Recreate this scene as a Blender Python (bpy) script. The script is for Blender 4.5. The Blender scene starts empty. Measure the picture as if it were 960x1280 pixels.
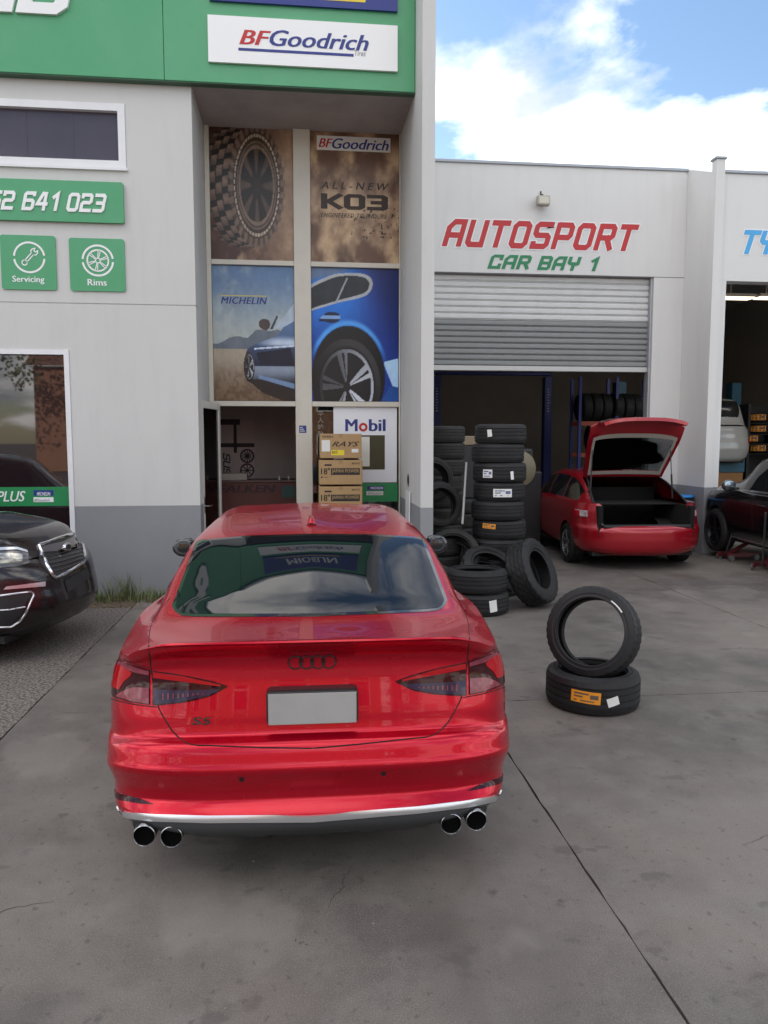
import bpy, bmesh, math, random
import numpy as np
from mathutils import Vector, Matrix
from mathutils.bvhtree import BVHTree
random.seed(7); rng = np.random.default_rng(7)
R = math.radians; PI = math.pi
scn = bpy.context.scene; COL = scn.collection

# ---------------------------------------------------------------- camera
CAMH, FPX, PITCH, YAW = 1.92, 962.0, R(5.34), R(6.3)
cd = bpy.data.cameras.new('camera'); cam = bpy.data.objects.new('camera', cd); COL.objects.link(cam)
cd.sensor_fit = 'VERTICAL'; cd.sensor_height = 36; cd.lens = FPX/1280*36; cd.clip_end = 3000; cd.clip_start = .05
cam.location = (0, 0, CAMH); cam.rotation_euler = (R(90)-PITCH, 0, -YAW)
scn.camera = cam

# ---------------------------------------------------------------- light
SUN_EL, SUN_AZ = R(28), R(-30)        # azimuth clockwise from +Y (behind the buildings, to the left)
sl = bpy.data.lights.new('sun', 'SUN'); so = bpy.data.objects.new('sun', sl); COL.objects.link(so)
sl.energy = 3.6; sl.angle = R(.55); sl.color = (1, .93, .82)
sd = Vector((math.sin(SUN_AZ)*math.cos(SUN_EL), math.cos(SUN_AZ)*math.cos(SUN_EL), math.sin(SUN_EL)))
so.rotation_euler = sd.to_track_quat('Z', 'Y').to_euler(); so.location = (-20, 30, 30)
w = bpy.data.worlds.new('World'); scn.world = w; w.use_nodes = True
nt = w.node_tree; N = nt.nodes; L = nt.links; N.clear()
out = N.new('ShaderNodeOutputWorld'); bg = N.new('ShaderNodeBackground'); sky = N.new('ShaderNodeTexSky')
sky.sky_type = 'NISHITA'; sky.sun_disc = False; sky.sun_elevation = SUN_EL; sky.sun_rotation = SUN_AZ
sky.air_density = 1.2; sky.dust_density = .4; sky.ozone_density = 3
bg.inputs[1].default_value = .066
tc = N.new('ShaderNodeTexCoord'); sp = N.new('ShaderNodeSeparateXYZ'); L.new(tc.outputs['Generated'], sp.inputs[0])
# clouds: direction projected on a high flat layer, so they shrink towards the horizon
zz = N.new('ShaderNodeMath'); zz.operation = 'ADD'; zz.inputs[1].default_value = .22; L.new(sp.outputs[2], zz.inputs[0])
mx = N.new('ShaderNodeMath'); mx.operation = 'MAXIMUM'; mx.inputs[1].default_value = .1; L.new(zz.outputs[0], mx.inputs[0])
dv = []
for k in (0, 1):
    d = N.new('ShaderNodeMath'); d.operation = 'DIVIDE'; L.new(sp.outputs[k], d.inputs[0]); L.new(mx.outputs[0], d.inputs[1]); dv.append(d)
cb = N.new('ShaderNodeCombineXYZ'); L.new(dv[0].outputs[0], cb.inputs[0]); L.new(dv[1].outputs[0], cb.inputs[1])
mp = N.new('ShaderNodeMapping'); L.new(cb.outputs[0], mp.inputs[0]); mp.inputs['Location'].default_value = (9.1, 4.4, 8.8)
nz = N.new('ShaderNodeTexNoise'); L.new(mp.outputs[0], nz.inputs['Vector']); nz.inputs['Scale'].default_value = 1.5
nz.inputs['Detail'].default_value = 11; nz.inputs['Roughness'].default_value = .56; nz.inputs['Distortion'].default_value = .25
rp = N.new('ShaderNodeValToRGB'); L.new(nz.outputs[0], rp.inputs[0])
rp.color_ramp.elements[0].position = .44; rp.color_ramp.elements[1].position = .56
n2 = N.new('ShaderNodeTexNoise'); L.new(mp.outputs[0], n2.inputs['Vector']); n2.inputs['Scale'].default_value = 3.1; n2.inputs['Detail'].default_value = 6
rc = N.new('ShaderNodeValToRGB'); L.new(n2.outputs[0], rc.inputs[0])
rc.color_ramp.elements[0].position = .36; rc.color_ramp.elements[0].color = (5.0, 5.3, 6.3, 1)
rc.color_ramp.elements[1].position = .56; rc.color_ramp.elements[1].color = (15.5, 15., 14.4, 1)
mixc = N.new('ShaderNodeMixRGB'); L.new(rp.outputs[0], mixc.inputs[0]); L.new(sky.outputs[0], mixc.inputs[1]); L.new(rc.outputs[0], mixc.inputs[2])
L.new(mixc.outputs[0], bg.inputs[0]); L.new(bg.outputs[0], out.inputs[0])
scn.view_settings.view_transform = 'Standard'; scn.view_settings.look = 'None'
scn.view_settings.exposure = 1.56; scn.view_settings.gamma = 1

# ---------------------------------------------------------------- pixel <-> place helpers (pixels of the 960x1280 photograph)
CM = Matrix.Rotation(-YAW, 3, 'Z') @ Matrix.Rotation(R(90)-PITCH, 3, 'X')
CP = Vector((0, 0, CAMH))
def ray(px, py): return (CM @ Vector(((px-480)/FPX, -(py-640)/FPX, -1))).normalized()
def aY(px, py, Y): d = ray(px, py); return CP + d*(Y/d.y)
def aX(px, py, X): d = ray(px, py); return CP + d*(X/d.x)
def aZ(px, py, Z=0.): d = ray(px, py); return CP + d*((Z-CAMH)/d.z)
def aD(px, py, D): d = ray(px, py); v = Vector((math.sin(YAW), math.cos(YAW), 0)); return CP + d*(D/d.dot(v))
def proj(p):
    q = CM.transposed() @ (Vector(p)-CP); return (480+FPX*q.x/-q.z, 640-FPX*q.y/-q.z)

# ---------------------------------------------------------------- materials
MATS = {}
def mat(name, col=(.5,.5,.5), rough=.6, metal=0., coat=0., noise=None, bump=None, emit=None, ior=1.5, spec=None, vcol=False, flake=0, coord='Object', noise2=None, rnoise=0):
    if name in MATS: return MATS[name]
    m = bpy.data.materials.new(name); m.use_nodes = True; nt = m.node_tree; N = nt.nodes; L = nt.links
    b = N['Principled BSDF']; b.inputs['Base Color'].default_value = (*col, 1)
    b.inputs['Roughness'].default_value = rough; b.inputs['Metallic'].default_value = metal; b.inputs['IOR'].default_value = ior
    b.inputs['Coat Weight'].default_value = coat; b.inputs['Coat Roughness'].default_value = .03
    if spec is not None: b.inputs['Specular IOR Level'].default_value = spec
    src = None
    tc = N.new('ShaderNodeTexCoord')
    if vcol:
        a = N.new('ShaderNodeVertexColor'); a.layer_name = 'print'; src = a.outputs[0]; L.new(src, b.inputs['Base Color'])
    for nn in (noise, noise2):
        if nn:
            sc, amt = nn[0], nn[1]; c2 = nn[2] if len(nn) > 2 else tuple(c*.55 for c in col)
            lo, hi = (nn[3] if len(nn) > 3 else (.35, .65))
            n = N.new('ShaderNodeTexNoise'); n.inputs['Scale'].default_value = sc; n.inputs['Detail'].default_value = 7; n.inputs['Roughness'].default_value = .62
            mpn = N.new('ShaderNodeMapping'); L.new(tc.outputs[coord], mpn.inputs[0]); L.new(mpn.outputs[0], n.inputs['Vector'])
            if len(nn) > 4: mpn.inputs['Scale'].default_value = nn[4]
            r = N.new('ShaderNodeMapRange'); r.inputs[1].default_value = lo; r.inputs[2].default_value = hi; r.inputs[4].default_value = amt
            L.new(n.outputs[0], r.inputs[0])
            x = N.new('ShaderNodeMixRGB'); L.new(r.outputs[0], x.inputs[0])
            if src: L.new(src, x.inputs[1])
            else: x.inputs[1].default_value = (*col, 1)
            x.inputs[2].default_value = (*c2, 1); src = x.outputs[0]; L.new(src, b.inputs['Base Color'])
    if rnoise:
        n = N.new('ShaderNodeTexNoise'); n.inputs['Scale'].default_value = 2.3; n.inputs['Detail'].default_value = 5; L.new(tc.outputs[coord], n.inputs['Vector'])
        r = N.new('ShaderNodeMapRange'); r.inputs[3].default_value = max(.02, rough-rnoise); r.inputs[4].default_value = min(1, rough+rnoise)
        r.inputs[1].default_value = .3; r.inputs[2].default_value = .7
        L.new(n.outputs[0], r.inputs[0]); L.new(r.outputs[0], b.inputs['Roughness'])
    if bump:
        n = N.new('ShaderNodeTexNoise'); n.inputs['Scale'].default_value = bump[0]; n.inputs['Detail'].default_value = 4; L.new(tc.outputs[coord], n.inputs['Vector'])
        bp = N.new('ShaderNodeBump'); bp.inputs['Strength'].default_value = bump[1]; bp.inputs['Distance'].default_value = bump[2] if len(bump) > 2 else .01
        L.new(n.outputs[0], bp.inputs['Height']); L.new(bp.outputs[0], b.inputs['Normal'])
    if emit: b.inputs['Emission Color'].default_value = (*emit[0], 1); b.inputs['Emission Strength'].default_value = emit[1]
    MATS[name] = m; return m
def glass_mat(name, tint=(.9,.95,.95), ior=1.5):
    if name in MATS: return MATS[name]
    m = bpy.data.materials.new(name); m.use_nodes = True; nt = m.node_tree; N = nt.nodes; L = nt.links; N.clear()
    o = N.new('ShaderNodeOutputMaterial'); f = N.new('ShaderNodeFresnel'); f.inputs[0].default_value = ior
    t = N.new('ShaderNodeBsdfTransparent'); t.inputs[0].default_value = (*tint, 1); g = N.new('ShaderNodeBsdfGlossy'); g.inputs['Roughness'].default_value = .01
    x = N.new('ShaderNodeMixShader'); L.new(f.outputs[0], x.inputs[0]); L.new(t.outputs[0], x.inputs[1]); L.new(g.outputs[0], x.inputs[2]); L.new(x.outputs[0], o.inputs[0])
    MATS[name] = m; return m

wall_m = mat('wall_paint', (.60,.595,.58), .75, noise=(.7, .35, (.53,.525,.51)), bump=(60,.08), noise2=(1.6,.4,(.47,.462,.45),(.50,.85),(3.5,3.5,.5)))
bay_m = mat('bay_wall_paint', (.72,.715,.70), .75, noise=(.6,.35,(.65,.645,.63)), bump=(60,.08), noise2=(1.4,.4,(.56,.55,.53),(.50,.85),(3.,3.,.4)))
band_m = mat('wall_band_paint', (.265,.27,.285), .75, noise=(1.2,.5,(.21,.215,.225)), bump=(60,.08), noise2=(3,.5,(.3,.29,.28),(.55,.85)))
green_m = mat('green_panel', (.06,.32,.135), .34, noise=(.9,.5,(.11,.37,.20)), spec=.6)
green2 = mat('green_sticker', (.02,.26,.085), .45, noise=(3,.3))
white_m = mat('white_print', (.86,.86,.86), .45)
letter_m = mat('white_letters', (.84,.84,.84), .4)
frame_m = mat('cream_frame', (.66,.63,.55), .45, noise=(3,.3,(.52,.49,.42)), bump=(90,.03))
wframe_m = mat('white_frame', (.78,.78,.80), .4, noise=(4,.3,(.62,.62,.62)))
navy_m = mat('navy_print', (.02,.035,.22), .4); redp_m = mat('red_print', (.50,.014,.018), .4)
blk_m = mat('black_print', (.015,.015,.015), .5); yel_m = mat('yellow_print', (.75,.60,.03), .4)
grey_print = mat('grey_print', (.3,.3,.3), .5)
dgrn = mat('dark_green_print', (.015,.22,.085), .45)
lblue = mat('light_blue_print', (.06,.38,.75), .4)
rubber = mat('tyre_rubber', (.010,.010,.012), .62, noise=(9,.6,(.021,.020,.019)), bump=(220,.12,.002), rnoise=.12, spec=.4)
rubber2 = mat('dusty_tyre_rubber', (.016,.0155,.015), .75, noise=(12,.6,(.032,.030,.027)), bump=(200,.15,.002))
label_w = mat('paper_label', (.75,.75,.72), .6, noise=(60,.3,(.6,.6,.58)))
label_o = mat('orange_label', (.85,.33,.02), .5, noise=(40,.4,(.7,.25,.02)))
steel = mat('brushed_steel', (.55,.55,.55), .3, 1.)
chrome = mat('chrome', (.8,.8,.82), .12, 1.)
blackpl = mat('black_plastic', (.018,.018,.02), .45, noise=(20,.4,(.03,.03,.03)))
glossblk = mat('gloss_black', (.008,.008,.009), .08, coat=1)
dark_m = mat('dark_void', (.003,.003,.003), .9, spec=.05)
redpaint = mat('red_car_paint', (.50,.0015,.018), .27, .6, coat=.55, noise=(2.5,.25,(.45,.001,.015)), rnoise=.03, spec=.2)
tint = mat('tinted_glass', (.003,.005,.008), .02, spec=.34, ior=1.5)
sideglass = mat('side_glass', (.010,.011,.012), .03, spec=.8)

# ---------------------------------------------------------------- mesh helpers
def link(o): COL.objects.link(o); return o
def rootm(o):
    while o is not None and o.parent is not None: o = o.parent
    return Matrix(o['_m']) if (o is not None and '_m' in o) else (o.matrix_basis.copy() if o is not None else Matrix())
def tag(o, label=None, cat=None, group=None, kind=None):
    for k, v in (('label', label), ('category', cat), ('group', group), ('kind', kind)):
        if v: o[k] = v
    return o
def thing(name, loc, label, cat, group=None, rz=0., kind=None):
    o = bpy.data.objects.new(name, None); o.empty_display_size = .1; link(o)
    o.matrix_basis = Matrix.Translation(Vector(loc)) @ Matrix.Rotation(rz, 4, 'Z')
    return tag(o, label, cat, group, kind)
class MB:
    def __init__(s): s.v = []; s.f = []; s.sm = False
    def add(s, vs, fs):
        n = len(s.v); s.v += [tuple(p) for p in vs]; s.f += [tuple(i+n for i in f) for f in fs]; return s
    def box(s, a, b):
        x0, y0, z0 = (min(a[i], b[i]) for i in range(3)); x1, y1, z1 = (max(a[i], b[i]) for i in range(3))
        return s.add([(x0,y0,z0),(x1,y0,z0),(x1,y1,z0),(x0,y1,z0),(x0,y0,z1),(x1,y0,z1),(x1,y1,z1),(x0,y1,z1)],
                     [(0,3,2,1),(4,5,6,7),(0,1,5,4),(1,2,6,5),(2,3,7,6),(3,0,4,7)])
    def bbox(s, a, b, r=.01):      # box with chamfered edges
        x0, y0, z0 = (min(a[i], b[i]) for i in range(3)); x1, y1, z1 = (max(a[i], b[i]) for i in range(3))
        bm = bmesh.new(); bmesh.ops.create_cube(bm, size=1)
        for v in bm.verts: v.co = Vector(((x0+x1)/2+v.co.x*(x1-x0), (y0+y1)/2+v.co.y*(y1-y0), (z0+z1)/2+v.co.z*(z1-z0)))
        bmesh.ops.bevel(bm, geom=bm.edges[:], offset=min(r, .45*min(x1-x0, y1-y0, z1-z0)), segments=2, affect='EDGES', profile=.5)
        s.bm(bm); return s
    def bm(s, bm, M=None):
        bm.verts.index_update(); s.add([(M @ v.co if M else v.co) for v in bm.verts], [[v.index for v in f.verts] for f in bm.faces]); bm.free(); return s
    def poly(s, pts, ext):         # planar polygon extruded by vector ext (front face = pts)
        n = len(pts); e = Vector(ext); P = [Vector(p) for p in pts]
        return s.add(P+[p+e for p in P], [tuple(range(n)), tuple(range(2*n-1, n-1, -1))] + [(i, i+n, (i+1) % n+n, (i+1) % n) for i in range(n)])
    def tube(s, pts, r, n=10, cap=True):
        P = [Vector(p) for p in pts]; rings = []
        rr = r if hasattr(r, '__len__') else [r]*len(P)
        prev = None
        for i, p in enumerate(P):
            t = (P[min(i+1, len(P)-1)]-P[max(i-1, 0)]).normalized()
            a = prev if prev is not None else (Vector((0,0,1)) if abs(t.z) < .9 else Vector((1,0,0)))
            a = (a-t*a.dot(t)).normalized(); prev = a; b = t.cross(a)
            rings.append([p+(a*math.cos(2*PI*k/n)+b*math.sin(2*PI*k/n))*rr[i] for k in range(n)])
        vs = [q for r_ in rings for q in r_]; fs = []
        for i in range(len(P)-1):
            for k in range(n): fs.append((i*n+k, i*n+(k+1) % n, (i+1)*n+(k+1) % n, (i+1)*n+k))
        if cap: fs += [tuple(range(n-1, -1, -1)), tuple((len(P)-1)*n+k for k in range(n))]
        return s.add(vs, fs)
    def lathe(s, prof, n=48, M=None, closed=False, cap=False):    # profile (r, z) round z
        vs = []; fs = []; m = len(prof)
        for k in range(n):
            a = 2*PI*k/n
            for r_, z in prof:
                p = Vector((r_*math.cos(a), r_*math.sin(a), z)); vs.append(M @ p if M else p)
        for k in range(n):
            k2 = (k+1) % n
            for i in range(m if closed else m-1):
                j = (i+1) % m; fs.append((k*m+i, k2*m+i, k2*m+j, k*m+j))
        if cap: fs.append(tuple(k*m for k in range(n-1,-1,-1))); fs.append(tuple(k*m+m-1 for k in range(n)))
        return s.add(vs, fs)
    def grid(s, G, flip=False):    # G[i][j] points
        G = np.asarray(G, float); a, b = G.shape[:2]
        fs = [(i*b+j, i*b+j+1, (i+1)*b+j+1, (i+1)*b+j) for i in range(a-1) for j in range(b-1)]
        if flip: fs = [f[::-1] for f in fs]
        return s.add([tuple(p) for p in G.reshape(-1, 3)], fs)
    def build(s, name, m, parent=None, smooth=None, local=False, merge=0., fixn=False):
        me = bpy.data.meshes.new(name)
        vs = s.v
        if parent is not None and not local:
            I = rootm(parent).inverted(); vs = [I @ Vector(v) for v in vs]
        me.from_pydata([tuple(v) for v in vs], [], s.f)
        if merge or fixn:
            bm = bmesh.new(); bm.from_mesh(me)
            if merge: bmesh.ops.remove_doubles(bm, verts=bm.verts, dist=merge)
            if fixn: bmesh.ops.recalc_face_normals(bm, faces=bm.faces)
            bm.to_mesh(me); bm.free()
        if m: me.materials.append(m)
        if smooth is not None:
            me.polygons.foreach_set('use_smooth', [True]*len(me.polygons))
            if smooth < 180: me.set_sharp_from_angle(angle=R(smooth))
        o = bpy.data.objects.new(name, me); link(o)
        if parent is not None: o.parent = parent
        return o
def copy_tree(o, parent=None, M=None, label=None):
    c = o.copy(); COL.objects.link(c); c.parent = parent
    if M is not None: c.matrix_basis = M
    if label: c['label'] = label
    for ch in list(o.children): copy_tree(ch, c)
    return c

# ---------------------------------------------------------------- lettering
def text2d(s, shear=0., off=0., space=1.):
    if off > .018:
        V, F = text2d(s, shear, .0, space); d = off*.75; n = len(V)
        VV = np.concatenate([np.column_stack([V+np.array([dx, 0]), np.full(n, k)]) for k, dx in enumerate((-d, 0, d))])
        return VV, [tuple(i+n*k for i in f) for k in range(3) for f in F]
    cu = bpy.data.curves.new('t', 'FONT'); cu.body = s; cu.shear = shear; cu.offset = off; cu.space_character = space; cu.resolution_u = 3
    o = bpy.data.objects.new('t', cu); COL.objects.link(o); dg = bpy.context.evaluated_depsgraph_get(); dg.update()
    me = bpy.data.meshes.new_from_object(o.evaluated_get(dg)); bpy.data.objects.remove(o); bpy.data.curves.remove(cu)
    V = np.array([v.co[:2] for v in me.vertices]); F = [tuple(p.vertices) for p in me.polygons]; bpy.data.meshes.remove(me); return V, F
GL = {  # block letters on a 4x6 grid
 'A': [[(0,0),(0,4.4),(1.3,6),(4,6),(4,0)],[(0,2.4),(4,2.4)]], 'B': [[(0,0),(0,6)],[(.4,6),(3.4,6),(4,5.4),(4,3.6),(3.4,3),(.5,3)],[(.4,0),(3.4,0),(4,.6),(4,2.4),(3.4,3),(.9,3)]],
 'C': [[(4,4.6),(4,6),(.8,6),(0,5.2),(0,0),(4,0),(4,1.4)]], 'D': [[(0,0),(0,6),(3.4,6),(4,5.2),(4,.8),(3.4,0),(0,0)]], 'E': [[(4,6),(0,6),(0,0),(4,0)],[(0,3),(3.4,3)]],
 'K': [[(0,0),(0,6)],[(4,6),(1.2,3),(4,0)]], 'L': [[(0,6),(0,0),(4,0)]], 'O': [[(2,6),(.7,6),(0,5.2),(0,.7),(.7,0),(3.3,0),(4,.8),(4,5.3),(3.3,6),(2,6)]],
 'P': [[(0,0),(0,6)],[(.4,6),(3.4,6),(4,5.3),(4,3.2),(3.5,2.6),(.5,2.6)]], 'R': [[(0,0),(0,6)],[(.4,6),(3.4,6),(4,5.3),(4,3.4),(3.4,2.8),(.5,2.8)],[(2.4,2.8),(4,0)]],
 'S': [[(4,5.3),(4,6),(.6,6),(0,5.4),(0,3.6),(.6,3),(3.4,3),(4,2.4),(4,.6),(3.4,0),(0,0),(0,.7)]], 'T': [[(0,6),(4,6)],[(2,6),(2,0)]],
 'U': [[(0,6),(0,.7),(.7,0),(4,0),(4,6)]], 'Y': [[(0,6),(0,3.6),(.7,3),(4,3)],[(4,6),(4,3),(2.2,2.2),(2.2,0)]], '1': [[(1,4.7),(2.6,6),(2.6,0)]],
 '2': [[(0,4.6),(0,6),(3.4,6),(4,5.4),(4,3.6),(3.4,3),(.6,3),(0,2.4),(0,0),(4,0)]], '3': [[(0,6),(3.4,6),(4,5.4),(4,3.6),(3.4,3),(1,3)],[(3.4,3),(4,2.4),(4,.6),(3.4,0),(0,0)]],
 '4': [[(3.2,0),(3.2,6)],[(2,6),(0,2),(4,2)]], '5': [[(4,6),(0,6),(0,3.4),(3.4,3.4),(4,2.8),(4,.6),(3.4,0),(0,0)]],
 '6': [[(4,5.4),(4,6),(.6,6),(0,5.4),(0,0)],[(.4,0),(3.4,0),(4,.6),(4,2.6),(3.4,3.2),(.5,3.2)]], '0': [[(2,6),(.7,6),(0,5.3),(0,0.7),(.7,0),(3.3,0),(4,.7),(4,5.3),(3.3,6),(2,6)]], 'Z': [[(0,6),(4,6),(0,0),(4,0)]],
}
def ribbon(pts, w):
    P = [np.array(p, float) for p in pts]; closed = np.allclose(P[0], P[-1]); n = len(P); Lf = []; Rt = []
    for i in range(n):
        if closed: a = P[i]-P[i-1 if i > 0 else n-2]; b = P[i+1 if i < n-1 else 1]-P[i]
        else: a = P[i]-P[i-1] if i > 0 else P[1]-P[0]; b = P[i+1]-P[i] if i < n-1 else a
        a = a/np.linalg.norm(a); b = b/np.linalg.norm(b); na = np.array([-a[1], a[0]]); nb = np.array([-b[1], b[0]])
        m = na+nb; m = m/np.linalg.norm(m); k = 1/max(.45, m.dot(na)); q = P[i].copy()
        if not closed and i == 0: q = q-a*w*(0 if len(P) > 9 else .45)
        if not closed and i == n-1: q = q+b*w*.45
        Lf.append(q+m*w*k/2); Rt.append(q-m*w*k/2)
    V = Lf+Rt; return V, [(i, i+1, n+i+1, n+i) for i in range(n-1)]
def block2d(s, w=1.3, shear=.25, gap=1.9, grow=0.):
    V = []; F = []; x = 0; li = 0
    for c in s:
        if c == ' ': x += 3.2; continue
        for st in GL[c]:
            v, f = ribbon(st, w+grow*2); n = len(V)
            li = li % 7+1; V += [(p[0]+x, p[1], li) for p in v]; F += [tuple(i+n for i in q) for q in f]
        x += (2.9 if c == '1' else 4)+gap
    V = np.array(V); V[:, 0] += V[:, 1]*shear; return V, F
def put2d(VF, P00, P10, P01, nrm, depth=.004, ref=None, mb=None):
    """map 2-D shape's bounding box on the parallelogram P00 (left-bottom) P10 (right-bottom) P01 (left-top), extruded by depth along nrm"""
    V, F = VF; Lz = V[:, 2] if V.shape[1] > 2 else np.zeros(len(V)); V = V[:, :2]; lo, hi = ref if ref else (V.min(0), V.max(0)); T = (V-lo)/(hi-lo)
    P00, P10, P01, nrm = (Vector(p) for p in (P00, P10, P01, nrm)); base = [P00+(P10-P00)*t[0]+(P01-P00)*t[1] for t in T]
    mb = mb or MB(); n = len(base); fr = [p+nrm*(depth+.00035*k) for p, k in zip(base, Lz)]
    edges = {}
    for f in F:
        for i in range(len(f)): e = (f[i], f[(i+1) % len(f)]); edges[e] = 1
    side = [(a, b, b+n, a+n) for (a, b) in edges if (b, a) not in edges]
    return mb.add(fr+base, [tuple(f) for f in F]+side)
def rectpx(x0, y0, x1, y1, Y):
    """rect from pixel corners on plane Y -> X0, X1, Z0, Z1 (vertical rect)"""
    xm = (x0+x1)/2; ym = (y0+y1)/2
    return aY(x0, ym, Y).x, aY(x1, ym, Y).x, aY(xm, y1, Y).z, aY(xm, y0, Y).z
def wall_text(name, VF, px, Y, m, parent, depth=.003, ref=None):
    """lettering on a wall plane facing -Y; px = (x0,y0,x1,y1) photo pixels"""
    X0, X1, Z0, Z1 = rectpx(*px, Y); mb = put2d(VF, (X0, Y, Z0), (X1, Y, Z0), (X0, Y, Z1), (0,-1,0), depth, ref)
    return mb.build(name, m, parent)
def rrect(x0, z0, x1, z1, r, n=5):
    P = []
    for cx, cz, a0 in ((x1-r, z1-r, 0), (x0+r, z1-r, 90), (x0+r, z0+r, 180), (x1-r, z0+r, 270)):
        P += [(cx+r*math.cos(R(a0+90*k/n)), cz+r*math.sin(R(a0+90*k/n))) for k in range(n+1)]
    return P
def panelY(x0, z0, x1, z1, Y, th, r=0, mb=None):   # panel facing -Y, its front at Y
    mb = mb or MB(); P = rrect(x0, z0, x1, z1, r) if r else [(x1,z1),(x0,z1),(x0,z0),(x1,z0)]
    return mb.poly([(x, Y, z) for x, z in P], (0, th, 0))
# ================================================================ SETTING
gm = mat('base_ground', (.07,.065,.06), .9, noise=(.5,.5))
MB().add([(-400,-400,-.03),(400,-400,-.03),(400,400,-.03),(-400,400,-.03)], [(0,1,2,3)]).build('ground', gm)
bpy.data.objects['ground']['kind'] = 'structure'
road_m = mat('road_asphalt', (.06,.06,.062), .85, noise=(30,.4,(.09,.09,.09)), bump=(120,.3))
MB().box((-60,-24,-.02),(60,-9.2,-.012)).build('road', road_m)['kind'] = 'structure'
conc = mat('stained_concrete', (.182,.158,.137), .72, noise=(.5,.9,(.085,.074,.066),(.40,.60)), noise2=(3.4,.5,(.21,.195,.175),(.48,.72)), bump=(35,.35,.004), coord='Object', rnoise=.2)
# fine speckle, dark oil spots and scuffs on the same slabs
def dirty(m):
    nt = m.node_tree; N = nt.nodes; L = nt.links; b = N['Principled BSDF']; src = b.inputs['Base Color'].links[0].from_socket; tc = [n for n in N if n.type == 'TEX_COORD'][0]
    for sc, lo, hi, amt, c, st in ((160,.50,.70,.5,(.27,.25,.225),(1,1,1)), (230,.50,.66,.5,(.05,.046,.042),(1,1,1)), (26,.62,.70,.55,(.06,.054,.048),(1,.8,1)), (.9,.58,.70,.5,(.085,.075,.066),(1,.3,1)), (1.25,.60,.75,.75,(.05,.046,.043),(1,1,1)), (7,.66,.74,.6,(.045,.04,.038),(1,1,1)), (3.1,.63,.67,.5,(.07,.062,.055),(1,1.4,1)), (1.1,.60,.64,.35,(.24,.215,.19),(1,.6,1))):
        n = N.new('ShaderNodeTexNoise'); n.inputs['Scale'].default_value = sc; n.inputs['Detail'].default_value = 5
        mp = N.new('ShaderNodeMapping'); mp.inputs['Scale'].default_value = st; mp.inputs['Location'].default_value = (sc, 3*sc, 0); L.new(tc.outputs['Object'], mp.inputs[0]); L.new(mp.outputs[0], n.inputs['Vector'])
        r = N.new('ShaderNodeMapRange'); r.inputs[1].default_value = lo; r.inputs[2].default_value = hi; r.inputs[4].default_value = amt; L.new(n.outputs[0], r.inputs[0])
        x = N.new('ShaderNodeMixRGB'); L.new(r.outputs[0], x.inputs[0]); L.new(src, x.inputs[1]); x.inputs[2].default_value = (*c, 1); src = x.outputs[0]
    L.new(src, b.inputs['Base Color'])
dirty(conc)
agg = mat('exposed_aggregate', (.23,.20,.175), .85, noise=(.8,.5,(.14,.12,.11)), noise2=(42,.9,(.06,.05,.045),(.47,.54)), bump=(42,.8,.012), coord='Object')
fc = thing('forecourt', (0,0,0), None, None, kind='structure')
XS = [-1.93, 1.26, 4.75, 8.2, 11.6]; YS = [-8.4, -3.0, 1.35, 5.4, 9.35, 13.25]
g = .005
def slab(x0, y0, x1, y1, m, parent, name='slab', z=0., wob=.0045):
    n = 46; P = []
    def side(ax, ay, bx, by):
        for k in range(n): t = k/n; P.append((ax+(bx-ax)*t+random.uniform(-wob, wob)*(ay != by), ay+(by-ay)*t+random.uniform(-wob, wob)*(ax != bx), z))
    side(x0+g, y0+g, x1-g, y0+g); side(x1-g, y0+g, x1-g, y1-g); side(x1-g, y1-g, x0+g, y1-g); side(x0+g, y1-g, x0+g, y0+g)
    return MB().poly(P, (0,0,-.028)).build(name, m, parent)
for i in range(len(XS)-1):
    ys = YS if i else [-8.4, -1.4, 9.0]
    for j in range(len(ys)-1):
        if i == 0 and j == 1:
            slab(XS[0], ys[1], XS[1], 9.64, conc, fc); continue
        slab(XS[i], ys[j], XS[i+1], ys[j+1], conc, fc)
slab(1.62, 9.36, 1.64, 9.37, conc, fc) if False else None
dr = thing('driveway', (0,0,0), None, None, kind='structure')
for x0, x1 in ((-8.6,-5.3), (-5.3,-1.93)):
    for y0, y1 in ((-8.4,0.5), (.5,9.0)): slab(x0, y0, x1, y1, agg, dr)
soil = mat('garden_soil', (.10,.075,.05), .95, noise=(20,.6,(.17,.13,.09)), bump=(50,1,.02))
MB().box((-8.6,9.02,-.025),(-1.94,9.64,-.004)).build('garden_bed', soil)['kind'] = 'structure'
MB().box((-60,-9.2,-.02),(60,-8.42,.05)).build('kerb', mat('kerb_concrete',(.33,.32,.3),.8,noise=(4,.4)))['kind'] = 'structure'
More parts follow.
